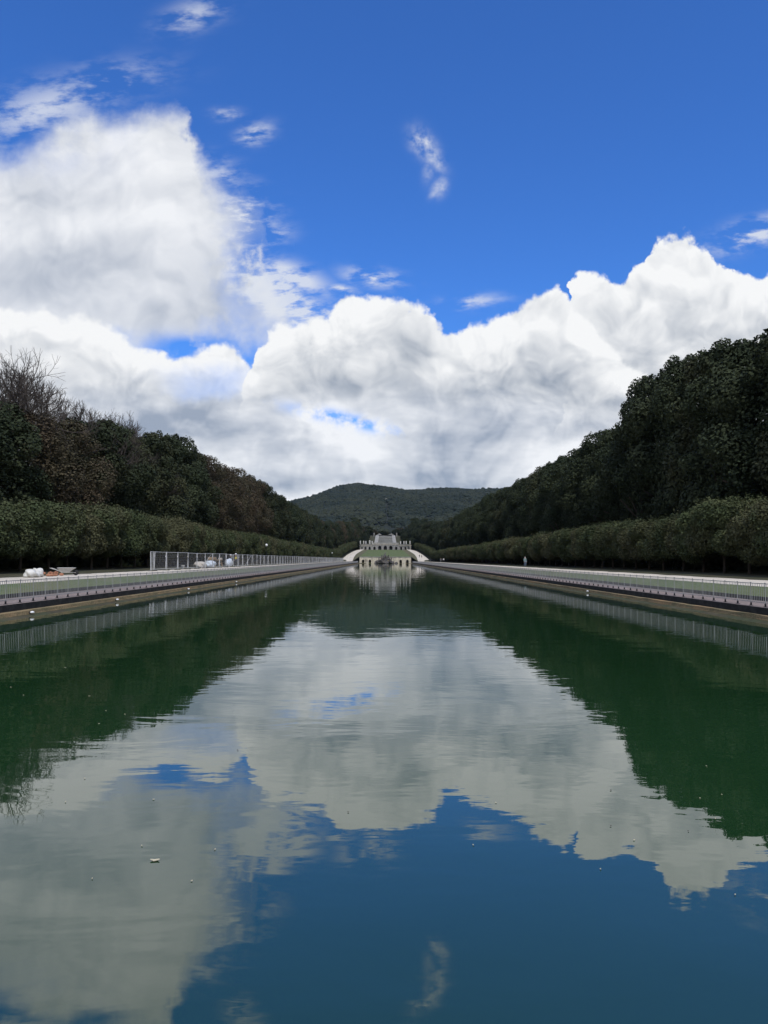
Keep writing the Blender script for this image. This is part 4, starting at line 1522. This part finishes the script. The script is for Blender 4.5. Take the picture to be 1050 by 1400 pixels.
for i, z in enumerate((2.6, 4.4, 6.2, 8.0)):
    mb = MB(); mb.box((0, (z - 1.2) * 9.2, z - 0.2), (10.7, 0.5, 0.7)); mb.build('step_wall', M['pale'] if i == 3 else M['grey_stone'], t)

t = thing('cascade_terrace', 'pale top terrace with two small pediments above the far cascade', 'terrace', (0, 652, ZB + 13.0))
mb = MB(); mb.box((0, 1.0, -0.5), (17.6, 2.0, 2.0)); mb.build('wall', M['grey_stone'], t)
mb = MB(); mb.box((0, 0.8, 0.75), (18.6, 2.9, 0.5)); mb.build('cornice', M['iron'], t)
for s in (-1, 1):
    mb = MB(); mb.prism([(s * 5.2 - 2.2, 1.02), (s * 5.2 + 2.2, 1.02), (s * 5.2 + 0.35, 2.2), (s * 5.2 - 0.35, 2.2)], 0.2, 2.2); mb.build('pediment', M['pale'], t)
    mb = MB(); mb.box((s * 9.6, 0.8, 0.6), (0.9, 0.9, 3.2)); mb.lathe([(0.5, 2.22), (0.6, 2.4), (0.3, 2.7), (0.05, 2.9)], (s * 9.6, 0.8, 0), 10); mb.build('pillar', M['pale'], t)

# ------------------------------------------------------------------ leaves floating on the pool
def float_leaf(px, py, m, size, label, grp):
    d = ray(px, py)
    k = (CAM_H - WATER_Z) / -d.z
    mb = MB()
    n = 9
    v = [(0, 0, 0.006)]
    for i in range(n):
        a = 2 * PI * i / n
        r = 1.0 if i % 2 == 0 else 0.78
        v.append((math.cos(a) * size * r * 1.25, math.sin(a) * size * r * 0.7, 0.004 + 0.012 * (size / 0.05) * abs(math.cos(a)) ** 2))
    f = [(0, i + 1, (i + 1) % n + 1) for i in range(n)]
    v2 = [(a, b_, c_ - 0.003) for a, b_, c_ in v]
    mb.raw(v + v2, f + [tuple(q + n + 1 for q in g[::-1]) for g in f])
    o = mb.build('floating_leaf', m, None, (d.x * k, d.y * k, WATER_Z + 0.003), rg.uniform(0, 6.28))
    tag(o, label, 'leaf', grp)


PALE = [(122, 952), (135, 990), (32, 951), (15, 940), (145, 972), (171, 977), (116, 1065), (89.5, 1097), (210, 1093.6), (89.5, 913), (194, 1157), (126, 1202),
        (294, 1162), (262, 1205), (957, 1092), (978, 1120), (987, 1087), (966, 1048), (821, 1189), (1005, 1224), (678, 1098), (867, 1149), (647, 1156)]
for px, py in PALE:
    float_leaf(px, py, M['leaf_dry'], 0.0028 * CAM_H * 1050 / (py - 764) / 2.4 , 'pale dry leaf floating on the green pool water', 'pale leaves floating on the pool')
float_leaf(212, 1177, M['leaf_dry'], 0.030, 'largest pale curled leaf on the cloud reflection, lower left', None)
for px, py in ((835, 1081), (835, 1130), (941, 1137), (476, 1111), (325, 1026)):
    float_leaf(px, py, M['leaf_dark'], 0.0026 * 1050 / (py - 764), 'dark wet leaf floating on the cloud reflection', 'dark leaves floating on the pool')

# ------------------------------------------------------------------ air
mb = MB()
mb.box((0, 1500, 143.5), (8200, 6200, 293))
mt = bpy.data.materials.new('thin_haze')
mt.use_nodes = True
mt.node_tree.nodes.clear()
nb = NB(mt.node_tree)
pvn = nb.node('ShaderNodeVolumePrincipled')
pvn.inputs['Color'].default_value = (0.45, 0.66, 1.0, 1)
pvn.inputs['Density'].default_value = 0.000022
pvn.inputs['Anisotropy'].default_value = 0.0
out = nb.node('ShaderNodeOutputMaterial')
nb.l.new(pvn.outputs[0], out.inputs['Volume'])
hz = mb.build('haze', mt)
hz['kind'] = 'stuff'
hz['label'] = 'thin blue haze over the far hill'
